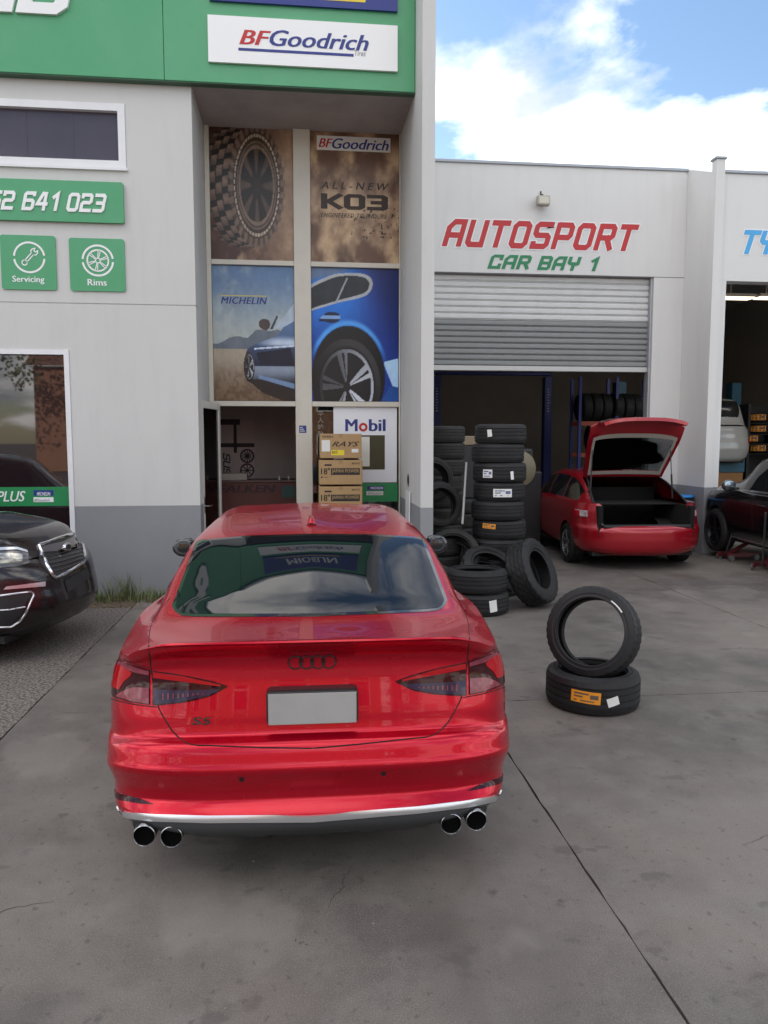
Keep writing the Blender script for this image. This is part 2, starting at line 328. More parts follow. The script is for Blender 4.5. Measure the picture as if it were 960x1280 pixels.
# small grit on the concrete
mb = MB()
for k in range(180):
    x, y = random.uniform(-1.8, 5.5), random.uniform(1.6, 8.5); s = random.uniform(.0015, .0045)
    mb.add([(x-s,y-s,.001),(x+s,y-s*.6,.001),(x+s*.5,y+s,.001),(x,y,s*1.4)], [(0,1,3),(1,2,3),(2,0,3)])
for k, P_ in enumerate((((.10,3.02),(.13,3.10),(.17,3.15),(.18,3.24),(.22,3.30)), ((-.05,2.86),(-.02,2.80),(.03,2.79)), ((2.1,3.3),(2.3,3.38),(2.42,3.36),(2.7,3.5),(3.1,3.47)), ((2.6,6.5),(2.9,6.62),(3.3,6.6),(3.7,6.75)), ((-1.5,2.9),(-1.3,3.0),(-1.22,3.15),(-1.0,3.2)))):
    pts = []
    for i in range(len(P_)-1):
        for s_ in range(6): f_ = s_/6; pts.append((P_[i][0]*(1-f_)+P_[i+1][0]*f_+random.uniform(-.008,.008), P_[i][1]*(1-f_)+P_[i+1][1]*f_+random.uniform(-.008,.008)))
    V_ = []; F_ = []
    for i, (x_, y_) in enumerate(pts): w_ = .0014*math.sin(PI*(i+.5)/len(pts))+.0005; V_ += [(x_-w_, y_+w_, .0012), (x_+w_, y_-w_, .0012)]
    F_ = [(2*i, 2*i+2, 2*i+3, 2*i+1) for i in range(len(pts)-1)]
    MB().add(V_, F_).build('crack', mat('crack_dark',(.045,.04,.036),.95), fc)
tag(mb.build('grit', mat('grit',(.26,.23,.20),.9)), 'loose grit scattered over the stained concrete', 'grit', kind='stuff')

# ---- shop building on the left
FY, RY, FINY, BY = 9.65, 10.85, 9.0, 13.3
XC = aY(243, 300, FY).x                   # recess corner
XF0, XF1 = 1.43, 1.58                     # party wall
ZS = 6.08                                 # soffit / fascia bottom
TOP = 7.65
sh = thing('shop_building', (-3, FY, 0), 'pale grey shop building with green fascia and posters in tall windows', 'building')
ux0, ux1, uz0, uz1 = rectpx(-60, 124, 157, 211, FY); uz0 = aY(157, 211, FY).z; uz1 = aY(157, 130, FY).z
lx1 = aY(90, 540, FY).x; lz1 = aY(85, 437, FY).z; lz0 = .42
ZB = 1.12
gz = aY(243, 382, FY).z                   # horizontal joint
X_W = -8.5
ux0 = -6.3; lx0 = -5.9
# wall pieces round the two windows, joint at gz (6 mm recess)
mb = MB(); D = .25
def wbox(x0, z0, x1, z1): mb.box((x0, FY, z0), (x1, FY+D, z1))
j = .006
wbox(X_W, lz1, lx1, gz-j); wbox(lx1, ZB, XC, gz-j); wbox(X_W, ZB, lx0, lz1-.0)
wbox(X_W, gz+j, XC, uz0); wbox(X_W, uz0, ux0, uz1); wbox(ux1, uz0, XC, uz1); wbox(X_W, uz1, XC, ZS+.2)
mb.box((X_W, FY+.012, gz-j), (XC-.012, FY+D-.01, gz+j))
mb.box((XC-D, FY+D, ZB), (XC, RY+.3, ZS+.2))          # recess side
mb.build('wall', wall_m, sh)
mb = MB(); mb.box((lx1, FY-.002, 0), (XC+.002, FY+D, ZB)); mb.box((X_W, FY-.002, 0), (lx1, FY+D, lz0)); mb.box((XC-D, FY+D, 0), (XC+.002, RY+.3, ZB)); mb.box((X_W,FY-.002,lz0),(lx0,FY+D,ZB))
mb.build('base_band', band_m, sh)
# party wall (fin)
mb = MB(); mb.box((XF0, FINY, ZB), (XF1, BY+.3, TOP+.3)); mb.build('party_wall', wall_m, sh)
mb = MB(); mb.box((XF0-.002, FINY-.002, 0), (XF1+.002, BY+.25, ZB)); mb.build('party_wall_band', band_m, sh)
for zz_ in (2.95, 5.2): MB().lathe([(0,-.004),(.012,-.004),(.012,0)], 10, Matrix.Translation((XF0-.001, 9.6, zz_)) @ Matrix.Rotation(R(-90),4,'Y')).build('bolt', steel, sh)
# soffit, roof and inside shell
mb = MB(); mb.box((XC-.2, FY+.01, ZS), (XF0-.003, RY+.35, ZS+.12)); mb.build('soffit', mat('soffit_paint',(.42,.38,.36),.8,noise=(2,.4)), sh)
mb = MB(); mb.box((X_W, FY+.02, TOP-.1), (XF0-.003, 19, TOP)); mb.build('roof', mat('roof_sheet',(.35,.35,.36),.6), sh)
inner = mat('interior_wall', (.45,.43,.41), .9, noise=(2,.4))
mb = MB(); mb.box((X_W, 16.0, 0), (XF0-.003, 16.15, TOP-.1)); mb.box((X_W-.15, FY, 0), (X_W-.002, 16.15, TOP)); mb.build('rear_wall', inner, sh)
mb = MB(); mb.box((X_W, RY+.2, 3.4), (XF0-.003, 15.99, 3.5)); mb.build('inner_floor', inner, sh)
mb = MB(); mb.box((X_W, FY+D+.01, .0), (XF0-.01, 15.99, .02)); mb.build('floor', mat('shop_floor',(.12,.11,.10),.5), sh)
# fascia: green aluminium panels, each a piece
fz1 = TOP+.05
jx = [aY(205, 80, FY-.12).x]
edges_ = [X_W, -5.4, jx[0], XF0-.004]
fy = FY-.12
for k in range(3):
    MB().bbox((edges_[k]+.003, fy, ZS-.02), (edges_[k+1]-.003, FY+.01, fz1), .004).build('fascia_panel', green_m, sh)
MB().box((X_W, 18.9, 0), (XF0-.003, 30, 12.6)).build('sun_blocker', mat('sun_blocker_grey',(.4,.4,.4),.8), sh)  # unseen tall mass, added to keep the sun off the workshop party wall
MB().box((X_W, fy+.01, ZS-.032), (XF0-.004, FY-.002, ZS-.022)).build('fascia_trim', mat('dark_trim',(.05,.12,.07),.5), sh)
# coping
MB().box((X_W, fy-.03, fz1+.002), (XF1+.03, FY+.3, fz1+.06)).build('coping', mat('zinc',(.4,.42,.44),.4,.6), sh)

# upper window
dark_blind = mat('window_blind', (.10,.095,.12), .5, noise=(3,.4,(.15,.13,.15)))
def window(x0, z0, x1, z1, Y, fw, name='window', m=wframe_m, gm_=None, back=None, rec=.06, mull=()):
    wd = MB().box((x0+.001, Y+rec+.055, z0+.001), (x1-.001, Y+rec+.07, z1-.001)) if back else None
    f = MB(); f.box((x0+.002, Y-.012, z0+.002), (x0+fw, Y+rec+.05, z1-.002)); f.box((x1-fw, Y-.012, z0+.002), (x1-.002, Y+rec+.05, z1-.002))
    f.box((x0+fw, Y-.01, z0+.002), (x1-fw, Y+rec+.05, z0+fw)); f.box((x0+fw, Y-.01, z1-fw), (x1-fw, Y+rec+.05, z1-.002))
    for mx_ in mull: f.box((mx_-fw*.4, Y-.005, z0+fw), (mx_+fw*.4, Y+rec+.045, z1-fw))
    o = f.build(name, m, sh)
    MB().box((x0+fw, Y+rec, z0+fw), (x1-fw, Y+rec+.006, z1-fw)).build('pane', gm_ or tint, o)
    if back: wd.build('backing', back, o)
    return o
refl = mat('reflective_glass', (.020,.012,.014), .02, spec=.8, ior=1.6)
wu = window(ux0, uz0, ux1, uz1, FY, .085, gm_=mat('blind_glass',(.075,.065,.085),.12,spec=.5,ior=1.45,noise=(1.2,.4,(.10,.08,.09))))
MB().box((ux0-.02, FY-.035, uz0-.03), (ux1+.015, FY+.02, uz0-.001)).build('sill', wframe_m, wu)
for k in range(6):       # louvre joints seen through the pane
    x = ux1-.09-.52*(k+1); MB().box((x-.006, FY+.056, uz0+.087), (x+.006, FY+.059, uz1-.087)).build('blind_joint', mat('joint_dark',(.05,.05,.07),.5), wu)
wl = window(lx0, lz0, lx1, lz1, FY, .06, gm_=refl)
# window strip sticker
sx0, sx1, sz0, sz1 = rectpx(-80, 609, 86, 633, FY+.055)
st = thing('window_sticker', (lx1-.6, FY, 1.2), 'green strip with white lettering along the foot of the left window', 'sticker')
panelY(lx0+.061, sz0, lx1-.062, sz1, FY+.057, .002).build('strip', green2, st)
wall_text('lettering', text2d('TYREPLUS', .3, .02), (-40, 614, 32, 627), FY+.0565, white_m, st, .001)
wall_text('lettering', text2d('MICHELIN', .2, .01), (46, 615, 63, 619.5), FY+.0555, white_m, st, .001)
panelY(*[rectpx(40, 613, 65, 620, FY)[i] for i in (0,2,1,3)], FY+.0562, .001).build('patch', navy_m, st)
panelY(*[rectpx(40, 622, 65, 628, FY)[i] for i in (0,2,1,3)], FY+.0562, .001).build('patch', white_m, st)
wall_text('lettering', text2d('BFGoodrich', .2, .01), (43, 623.5, 62, 627), FY+.0555, grey_print, st, .001)

# ---- signs on the shop front
def sign(name, label, px, Y, th, m, r=0, group=None):
    X0, X1, Z0, Z1 = rectpx(*px, Y)
    t = thing(name, ((X0+X1)/2, Y, Z0), label, 'sign', group)
    panelY(X0, Z0, X1, Z1, Y, th, r).build('board', m, t); return t
sy = FY-.05
XR = aY(154, 250, sy).x
t = thing('phone_sign', (XR-1.3, sy, 3.9), 'green board with a white phone number under the upper window', 'sign')
z0, z1 = aY(154, 279, sy).z, aY(154, 228, sy).z
panelY(XR-3.4, z0, XR, z1, sy, .045, .02).build('board', green_m, t)
V = block2d('52 641 023', 1.35, .28, 2.0)
wall_text('lettering', V, (-16, 238, 134, 264), sy-.001, letter_m, t, .012)
def arc(cx, cz, r, a0, a1, w, Y, mb, n=24, d=.002):
    P = [(cx+r*math.cos(R(a0+(a1-a0)*k/n)), cz+r*math.sin(R(a0+(a1-a0)*k/n))) for k in range(n+1)]
    v, f = ribbon(P, w) if (a1-a0) % 360 else ribbon(P, w)
    base = len(mb.v); mb.add([(p[0], Y, p[1]) for p in v]+[(p[0], Y-d, p[1]) for p in v], [tuple(i+len(v) for i in q) for q in f]+[q[::-1] for q in f])
def strokes(segs, w, Y, mb, d=.002):
    for s_ in segs:
        v, f = ribbon(s_, w); mb.add([(p[0], Y, p[1]) for p in v]+[(p[0], Y-d, p[1]) for p in v], [tuple(i+len(v) for i in q) for q in f]+[q[::-1] for q in f])
for px, lab, word in (((1, 294, 70, 362), 'green square sign with a spanner in a circle, captioned Servicing', 'Servicing'), ((87, 298, 156, 364), 'green square sign with a wheel in a circle, captioned Rims', 'Rims')):
    t = sign('service_sign', lab, px, sy+.03, .016, green_m, .03)
    cx_, cy_ = (px[0]+px[2])/2, px[1]+26; c = aY(cx_, cy_+1, sy); r = (aY(cx_+19, cy_, sy).x-aY(cx_-19, cy_, sy).x)/2
    Y = sy+.029; mb = MB(); wd = r*.13
    arc(c.x, c.z, r, 8, 172, wd, Y, mb); arc(c.x, c.z, r, 188, 352, wd, Y, mb); mb.build('ring', letter_m, t)
    mb = MB()
    if word == 'Rims':
        arc(c.x, c.z, r*.70, 0, 360, wd*.8, Y, mb); arc(c.x, c.z, r*.16, 0, 360, wd*.6, Y, mb)
        strokes([[(c.x+r*.2*math.cos(R(a+s)), c.z+r*.2*math.sin(R(a+s))), (c.x+r*.68*math.cos(R(a+s*.7)), c.z+r*.68*math.sin(R(a+s*.7)))] for a in range(20, 380, 60) for s in (-9, 9)], wd*.45, Y, mb)
    else:
        a = R(48); ux, uz = math.cos(a), math.sin(a); vx, vz = -uz, ux; q = lambda s, v: (c.x+r*(s*ux+v*vx), c.z+r*(s*uz+v*vz))
        strokes([[q(-.36,.09), q(.32,.09)], [q(-.36,-.09), q(.32,-.09)], [q(.32,.09), q(.42,.22), q(.60,.22), q(.72,.12), q(.56,.07), q(.56,-.07), q(.72,-.12), q(.60,-.22), q(.42,-.22), q(.32,-.09)]], wd*.55, Y, mb)
        arc(c.x-r*.48*ux, c.z-r*.48*uz, r*.17, 0, 360, wd*.55, Y, mb)
    mb.build('emblem', letter_m, t)
    wdt = 20 if word == 'Servicing' else 12
    wall_text('lettering', text2d(word, 0, .022), (cx_-wdt, px[1]+51, cx_+wdt, px[1]+(61 if word != 'Rims' else 59)), Y, letter_m, t, .002)
# big fascia lettering (its foot shows at the top left of the picture)
t = thing('fascia_lettering', (-4, fy, 6.9), 'large white sloping shop name on the green fascia', 'sign')
zb = aY(70, 22, fy).z; x1 = aY(101, 10, fy).x
V = block2d('TYREPLUS', 1.5, .22, 1.9); hgt = .62; wd = hgt*len('TYREPLUS')*.93
put2d(V, (x1-wd, fy, zb), (x1, fy, zb), (x1-wd, fy, zb+hgt), (0,-1,0), .035).build('lettering', letter_m, t)
# brand boards on the fascia
bt = sign('brand_sign', 'white board with red and blue tyre brand lettering on the green fascia', (260, 25, 497, 83), fy-.04, .035, white_m, 0)
Y = fy-.041
navy2 = navy_m
wall_text('lettering', text2d('BF', .3, .035), (299, 38, 339, 56), Y, redp_m, bt, .003)
wall_text('lettering', text2d('Goodrich', .3, .03), (337, 40.5, 461, 60.5), Y, navy2, bt, .003)
mb = MB(); strokes([[(aY(299,61,Y).x, aY(370,63,Y).z), (aY(441,66,Y).x, aY(370,68,Y).z)]], .028, Y, mb, .003)
X0, X1, Z0, Z1 = rectpx(298, 63.5, 442, 67, Y); mb = MB(); panelY(X0, Z0, X1, Z1, Y-.002, .002, 0, mb); mb.build('underline', navy_m, bt)
wall_text('lettering', text2d('Tires', .2, 0), (443, 63, 457, 70), Y, grey_print, bt, .002)
X0, X1, _, _ = rectpx(262, 0, 497, 15, fy-.04); z0 = aY(380, 7, fy-.04).z
bs = thing('brand_sign', ((X0+X1)/2, fy-.04, z0), 'navy board with a yellow stripe along its foot above the white brand board', 'sign')
panelY(X0, z0, X1, z0+.62, fy-.04, .035).build('board', navy_m, bs)
panelY(X0+.25, z0+.075, X1-.38, z0+.105, Y-.002, .002).build('stripe', yel_m, bs)
put2d(text2d('MICHELIN', .25, .03), (X0+.45, Y, z0+.19), (X1-.4, Y, z0+.19), (X0+.45, Y, z0+.42), (0,-1,0), .003).build('lettering', letter_m, bs)

# ---- recessed shop window wall
rw = thing('window_wall', (0, RY, 0), 'cream framed glazed wall set back under the green fascia', 'window wall')
gy = RY
def X(px, py=330): return aY(px, py, gy).x
def Z(py, px=380): return aY(px, py, gy).z
xl0, xl1, xr0, xr1 = X(264), X(367.5), X(388.5), X(499)
z_t, z_a, z_b, z_c, z_d = ZS-.001, Z(156, 380), Z(330), Z(505), .03
zh = .045
mb = MB()
frame_pieces = [((XC+.003, gy-.03, .02), (xl0, gy+.12, z_t)), ((xl1, gy-.035, .02), (xr0, gy+.12, z_t)), ((xr1, gy-.03, .02), (XF0-.004, gy+.12, z_t))]
for a, b in frame_pieces: MB().bbox(a, b, .006).build('mullion', frame_m, rw)
for x0, x1 in ((xl0, xl1), (xr0, xr1)):
    for zz_, h in ((z_a+.06, .06), (z_b, zh/2+.01), (z_c, zh/2+.012)):
        MB().bbox((x0+.001, gy-.022, zz_-h), (x1-.001, gy+.1, zz_+h), .005).build('transom', frame_m, rw)
MB().box((xl0+.001, gy-.01, z_a+.125), (xl1-.001, gy+.1, z_t)).build('head_panel', frame_m, rw) if z_a+.13 < z_t else None
MB().box((xr0+.001, gy-.01, z_a+.125), (xr1-.001, gy+.1, z_t)).build('head_panel', frame_m, rw) if z_a+.13 < z_t else None
MB().bbox((xr0+.001, gy-.022, .02), (xr1-.001, gy+.1, .28), .005).build('transom', frame_m, rw)
clear = glass_mat('clear_glass', (.82,.87,.86))
MB().box((xr0+.002, gy+.03, .281), (xr1-.002, gy+.036, z_c-.04)).build('pane', clear, rw)
# hidden shadow box behind the posters = the panes themselves
for x0, x1 in ((xl0, xl1), (xr0, xr1)):
    for za, zb_ in ((z_b+.04, z_a-.005), (z_c+.04, z_b-.04)):
        MB().box((x0+.002, gy+.03, za), (x1-.002, gy+.036, zb_)).build('pane', tint, rw)
# small blue sticker on the mullion
t = thing('door_sticker', (X(377), gy-.04, Z(537)), 'small navy and white notice stuck on the cream mullion', 'sticker')
X0, X1, Z0, Z1 = rectpx(374, 532, 383, 541, gy-.036); panelY(X0, Z0, X1, Z1, gy-.038, .002).build('notice', navy_m, t)
mb = MB()
for k in range(3): panelY(X0+.01, Z0+.02+k*.025, X1-.02-.015*k, Z0+.028+k*.025, gy-.0395, .001, 0, mb)
mb.build('lettering', white_m, t)

# ---- printed posters: colour computed per vertex on a fine grid
print_m = mat('poster_print', (1,1,1), .32, vcol=True, spec=.45)
def poster(name, label, x0, z0, x1, z1, Y, fn, nx=130):
    t = thing(name, ((x0+x1)/2, Y, z0), label, 'poster')
    ny = int(nx*(z1-z0)/(x1-x0)); u = np.linspace(0, 1, nx); v = np.linspace(0, 1, ny); U, V = np.meshgrid(u, v)
    C = fn(U, V, (z1-z0)/(x1-x0)); me = bpy.data.meshes.new('print')
    P = np.stack([x0+U*(x1-x0), np.full_like(U, Y), z0+V*(z1-z0)], -1).reshape(-1, 3)
    base = Vector(t.location); P = P-np.array(base)
    n = nx*ny; back = P+np.array([0,.002,0]); I = np.arange(n).reshape(ny, nx)
    F = np.stack([I[:-1,:-1], I[:-1,1:], I[1:,1:], I[1:,:-1]], -1).reshape(-1, 4)
    co = [0, nx-1, n-1, n-nx]; e = [tuple(back[c]) for c in co]
    me.from_pydata([tuple(p) for p in P]+e, [], [tuple(f) for f in F.tolist()]+[(n+3,n+2,n+1,n)])
    ca = me.color_attributes.new('print', 'FLOAT_COLOR', 'POINT')
    cc = np.ones((n+4, 4)); cc[:n, :3] = np.clip(C.reshape(-1, 3)*1.12, 0, 1)**2.2; ca.data.foreach_set('color', cc.ravel())
    me.materials.append(print_m); o = bpy.data.objects.new('print', me); link(o); o.parent = t; return t
def fnoise(U, V, sc, seed, oct=4):
    r = np.random.default_rng(seed); out = np.zeros_like(U); amp = 1; tot = 0
    for o in range(oct):
        n = int(sc*2**o)+3; T = r.random((n, n)); x = U*(n-2); y = np.clip(V, 0, 1)*(n-2); i = np.floor(x).astype(int).clip(0, n-2); j = np.floor(y).astype(int).clip(0, n-2)
        fx = x-i; fy_ = y-j; fx = fx*fx*(3-2*fx); fy_ = fy_*fy_*(3-2*fy_)
        out += amp*((T[j, i]*(1-fx)+T[j, i+1]*fx)*(1-fy_)+(T[j+1, i]*(1-fx)+T[j+1, i+1]*fx)*fy_); tot += amp; amp *= .55
    return out/tot
def lerp(a, b, t): t = np.clip(t, 0, 1)[..., None]; return np.asarray(a, float)*(1-t)+np.asarray(b, float)*t
def sm(x, a, b): t = np.clip((x-a)/(b-a), 0, 1); return t*t*(3-2*t)
def inpoly(U, V, P):
    c = np.zeros(U.shape, bool); n = len(P)
    for i in range(n):
        x0, y0 = P[i]; x1, y1 = P[(i+1) % n]
        if y0 == y1: continue
        m = ((y0 > V) != (y1 > V)) & (U < (x1-x0)*(V-y0)/(y1-y0)+x0); c ^= m
    return c
def spl(P, n=8, closed=True):
    P = np.array(P, float); m = len(P); out = []
    for i in range(m if closed else m-1):
        p0, p1, p2, p3 = (P[(i+k) % m] if closed else P[min(max(i+k, 0), m-1)] for k in (-1, 0, 1, 2))
        for t in np.linspace(0, 1, n, endpoint=False): out.append(.5*((2*p1)+(-p0+p2)*t+(2*p0-5*p1+4*p2-p3)*t*t+(-p0+3*p1-3*p2+p3)*t**3))
    if not closed: out.append(P[-1])
    return [tuple(q) for q in out]
def P_tyre(U, V, a):      # big off-road tyre in dust
    n = fnoise(U, V, 5, 3); C = lerp((.27,.18,.15), (.58,.48,.39), sm(U+.5*n, .55, 1.35)); C = lerp(C, (.66,.56,.46), sm(n, .5, .8)*sm(V, .5, .0)*.9)
    cx, cy = .56, .55; x = (U-cx)/.335; y = (V-cy)/.455; r = np.sqrt(x*x+y*y); th = np.arctan2(y, x)
    yy = np.clip(y, -1, 1); s_ = (cx-U-.335*np.sqrt(1-yy*yy))/.27; th2 = np.arcsin(yy); tread = (s_ > 0) & (s_ < 1+.10*np.sign(np.sin(th2*22))) & (np.abs(y) < 1)
    colm = np.floor(s_*3.4); blk = (np.sin(th2*22+colm*1.9+s_*2.2) > -.35) & (((s_*3.4) % 1) > .13)
    C = np.where(tread[..., None], np.where(blk[..., None], lerp((.30,.24,.21), (.46,.38,.33), n*1.3-.2+.4*np.sin(th2*22+colm*1.9)), (.10,.08,.07)), C)
    edge = 1+.03*np.sign(np.sin(th*30)); m = r < edge
    side = lerp((.20,.155,.135), (.38,.31,.27), .5+.5*np.sin(r*22)*.5+.3*n-.3)
    blocks = (r > .86) & (np.sin(th*30) > -.1); side = np.where(blocks[..., None], (.43,.36,.31), side)
    C = np.where(m[..., None], side, C); C = np.where((m & (np.abs(r-.70) < .012))[..., None], (.42,.36,.31), C)
    let = m & (np.abs(r-.8) < .025) & (np.abs(np.sin(th*24)) > .35); C = np.where(let[..., None], (.66,.60,.53), C)
    rim = r < .66; sp_ = .5+.5*np.cos(th*8); rc_ = lerp((.12,.095,.085), (.34,.28,.24), sm(sp_, .45, .9)*sm(r, .12, .3)*(.6+.6*n)); rc_ = np.where((np.abs(r-.62) < .03)[..., None], (.45,.38,.33), rc_)
    rc_ = np.where((r < .15)[..., None], (.16,.125,.11), rc_); C = np.where(rim[..., None], rc_, C)
    return C*(.86+.28*fnoise(U, V, 22, 8))[..., None]
def P_dust(U, V, a):
    n = fnoise(U, V, 4, 11, 6); n2 = fnoise(U, V, 3, 21, 5); C = lerp((.36,.26,.20), (.73,.62,.49), sm(n, .30, .72)); C = lerp(C, (.80,.70,.57), sm(n2, .45, .75)*sm(V, .8, .35)*.75)
    C = lerp(C, (.30,.22,.17), sm(fnoise(U, V, 4, 33), .5, .8)*sm(V, .35, .0)); C = lerp(C, (.33,.25,.19), sm(V, .72, 1.)*sm(U, .55, .9)*.8)
    sp_ = (fnoise(U, V, 40, 5, 2) > .70) & (V < .42) & (V > .18) & (U > .45); return np.where(sp_[..., None], (.24,.17,.13), C)
def wheel_img(C, U, V, a, cx, cy, rx, ry, ns=5, tyre=1.22):
    x = (U-cx)/rx; y = (V-cy)*a/ry; r = np.sqrt(x*x+y*y); th = np.arctan2(y, x)
    C = np.where((r < tyre)[..., None], lerp((.05,.05,.06), (.20,.20,.21), sm(r, 1.0, 1.12)*sm(np.sin(th*1.0+.6), -.4, 1)), C)
    q = np.cos(th*ns)*.5+.5; fork = np.abs(np.cos(th*ns/1.-.0)); spoke = (np.abs(((th*ns/(2*PI)) % 1)-.5) < .07+.06*(1-r)) | (np.abs(((th*ns/(2*PI)+.22) % 1)-.5) < .055)
    rc_ = np.where((spoke & (r > .1))[..., None], np.array((.66,.68,.72))*(.75+.35*np.sin(th+2))[..., None], np.array((.07,.075,.09)))
    rc_ = np.where((r > .91)[..., None], np.array((.58,.6,.64))*(.7+.4*np.sin(th+1.5))[..., None], rc_); rc_ = np.where((r < .14)[..., None], (.1,.1,.12), rc_)
    return np.where((r < 1)[..., None], rc_, C)
def P_front(U, V, a):     # left half of the blue car poster: nose and desert
    n = fnoise(U, V, 6, 44); C = lerp((.62,.66,.66), (.33,.44,.58), sm(V, .45, 1.)); C = lerp(C, (.72,.73,.70), sm(n, .5, .8)*.35)
    h = .415+.05*sm(U, .0, .3)*(1-sm(U, .33, .5))+.03*fnoise(U, V*0, 9, 3)+.10*sm(U, .35, .55); C = np.where(((V < h) & (V > .38))[..., None], lerp((.33,.37,.42), (.42,.46,.50), n), C)
    g_ = lerp((.42,.34,.27), (.62,.58,.52), sm(V, .0, .38)); g_ = lerp(g_, (.30,.22,.16), (fnoise(U, V, 30, 9, 2) > .5)*.5*sm(V, .35, 0)); C = np.where((V < .385)[..., None], g_, C)
    sh_ = inpoly(U, V, [(.42,.15),(.6,.06),(.85,.0),(1,.0),(1,.2),(.5,.22)]); C = np.where(sh_[..., None], (.13,.10,.10), C)
    body = inpoly(U, V, spl([(.40,.36),(.46,.405),(.62,.45),(.78,.49),(.86,.55),(1.0,.70),(1.05,.7),(1.05,.1),(.9,.10),(.6,.155),(.45,.17),(.40,.24)]))
    bc = lerp((.07,.10,.20), (.30,.40,.55), sm(V, .2, .55)); bc = lerp(bc, (.70,.76,.84), sm(V, .40, .43)*(1-sm(V, .44, .5))*sm(U, .45, .8)); bc = np.where((V < .26)[..., None], lerp((.10,.12,.16), (.50,.55,.62), sm(V, .10, .24)), bc)
    ln = np.abs(V-(.39+.05*(U-.5))) < .006; bc = np.where((ln & (U > .5))[..., None], (.75,.8,.88), bc)
    sk = inpoly(U, V, [(.55,.17),(1,.09),(1,.13),(.55,.195)]); bc = np.where(sk[..., None], (.42,.52,.66), bc)
    gr = inpoly(U, V, [(.52,.36),(.95,.40),(1,.27),(.58,.27)]); bc = np.where(gr[..., None], (.06,.08,.16), bc)
    C = np.where(body[..., None], bc, C); C = wheel_img(C, U, V, a, .435, .255, .055, .155, 5)
    mir = inpoly(U, V, spl([(.56,.585),(.60,.61),(.68,.605),(.70,.565),(.66,.53),(.58,.545)])); C = np.where(mir[..., None], (.28,.24,.23), C)
    wl_ = inpoly(U, V, [(.70,.54),(.78,.64),(.80,.63),(.73,.535)]); C = np.where(wl_[..., None], (.2,.22,.28), C); win = inpoly(U, V, [(.76,.55),(1,.73),(1,.60),(.84,.545)]); C = np.where(win[..., None], (.62,.68,.74), C)
    return C*(.93+.14*fnoise(U, V, 20, 7))[..., None]
def P_rear(U, V, a):      # right half: rear quarter of the blue car
    n = fnoise(U, V, 5, 54); C = lerp((.04,.20,.52), (.10,.42,.78), sm(V, .3, .75)*sm(U, .9, .3)); C = lerp(C, (.05,.13,.34), sm(U+V*.6, 1.0, 1.5)); C = lerp(C, (.34,.42,.55), sm(V-.16*U, .88, .93)*(1-sm(U, .25, .6)))
    win = inpoly(U, V, spl([(-.1,.66),(.02,.70),(.3,.76),(.60,.82),(.66,.89),(.60,.935),(.42,.945),(.22,.92),(-.1,.80)])); ring = inpoly(U, V, spl([(-.1,.645),(.02,.683),(.3,.742),(.62,.80),(.70,.89),(.63,.955),(.42,.965),(.2,.94),(-.1,.82)]))
    C = np.where(ring[..., None], (.62,.64,.66), C); C = np.where(win[..., None], lerp((.06,.07,.10), (.20,.22,.25), n), C); pl = inpoly(U, V, [(.27,.745),(.40,.93),(.42,.93),(.295,.75)]); C = np.where(pl[..., None], (.55,.57,.6), C)
    hd = inpoly(U, V, spl([(.08,.61),(.18,.67),(.30,.665),(.33,.62),(.26,.59),(.14,.60)])); C = np.where(hd[..., None], lerp((.03,.09,.22), (.5,.65,.85), (np.abs(V-.635) < .012)*.9), C)
    x = (U-.42)/.43; y = (V-.18)*a/.60; r = np.sqrt(x*x+y*y); C = lerp(C, (.30,.60,.90), (1-sm(np.abs(r-1.03), 0, .10))*sm(V, .25, .5)); C = np.where(((r < .98))[..., None], (.035,.04,.06), C)
    br = inpoly(U, V, [(.82,.3),(1,.33),(1,.10),(.93,.12)]); C = np.where((br & (r > 1))[..., None], (.62,.76,.9), C)
    sk = inpoly(U, V, [(.8,.0),(1,.0),(1,.11),(.9,.12)]); C = np.where((sk & (r > .95))[..., None], (.10,.28,.55), C)
    C = wheel_img(C, U, V, a, .40, .11, .31, .43, 5, 1.27); return C*(.94+.12*fnoise(U, V, 18, 17))[..., None]
py_ = gy+.026
p1 = poster('window_poster', 'brown poster of a huge off-road tyre, top left of the recessed window', xl0+.004, z_b+.042, xl1-.004, z_a-.002, py_, P_tyre)
p2 = poster('window_poster', 'brown dust poster lettered KO3, top right of the recessed window', xr0+.004, z_b+.042, xr1-.004, z_a-.002, py_, P_dust)
p3 = poster('window_poster', 'poster of a blue car nose on a desert road, lettered MICHELIN', xl0+.004, z_c+.042, xl1-.004, z_b-.038, py_, P_front)
p4 = poster('window_poster', 'poster of a bright blue car rear wheel, below the dust poster', xr0+.004, z_c+.042, xr1-.004, z_b-.038, py_, P_rear)
ky = py_-.0015
panelY(*[rectpx(396, 171, 488, 189, ky)[i] for i in (0,2,1,3)], ky, .001).build('plaque', label_w, p2)
wall_text('lettering', text2d('BF', .3, .03), (398, 173, 416, 184), ky-.001, redp_m, p2, .001)
wall_text('lettering', text2d('Goodrich', .3, .03), (415, 174, 486, 187), ky-.001, navy_m, p2, .001)
choc = mat('umber_print', (.045,.03,.022), .5)
wall_text('lettering', text2d('ALL-NEW', .25, .02, 1.55), (401, 228, 486, 237), ky, choc, p2, .001)
wall_text('lettering', (lambda VF: VF)(block2d('KO3', 1.75, .0, 2.1)), (401, 242, 485, 263), ky, choc, p2, .001)
wall_text('lettering', text2d('ENGINEERED TO ENDURE', .3, .02, 1.2), (401, 267, 484, 272.5), ky, choc, p2, .001)
wall_text('lettering', text2d('MICHELIN', .25, .035, 1.1), (276, 371.5, 334, 380), ky, navy_m, p3, .001)
panelY(*[rectpx(276, 369.3, 333, 370.2, ky)[i] for i in (0,2,1,3)], ky, .001).build('underline', yel_m, p3)

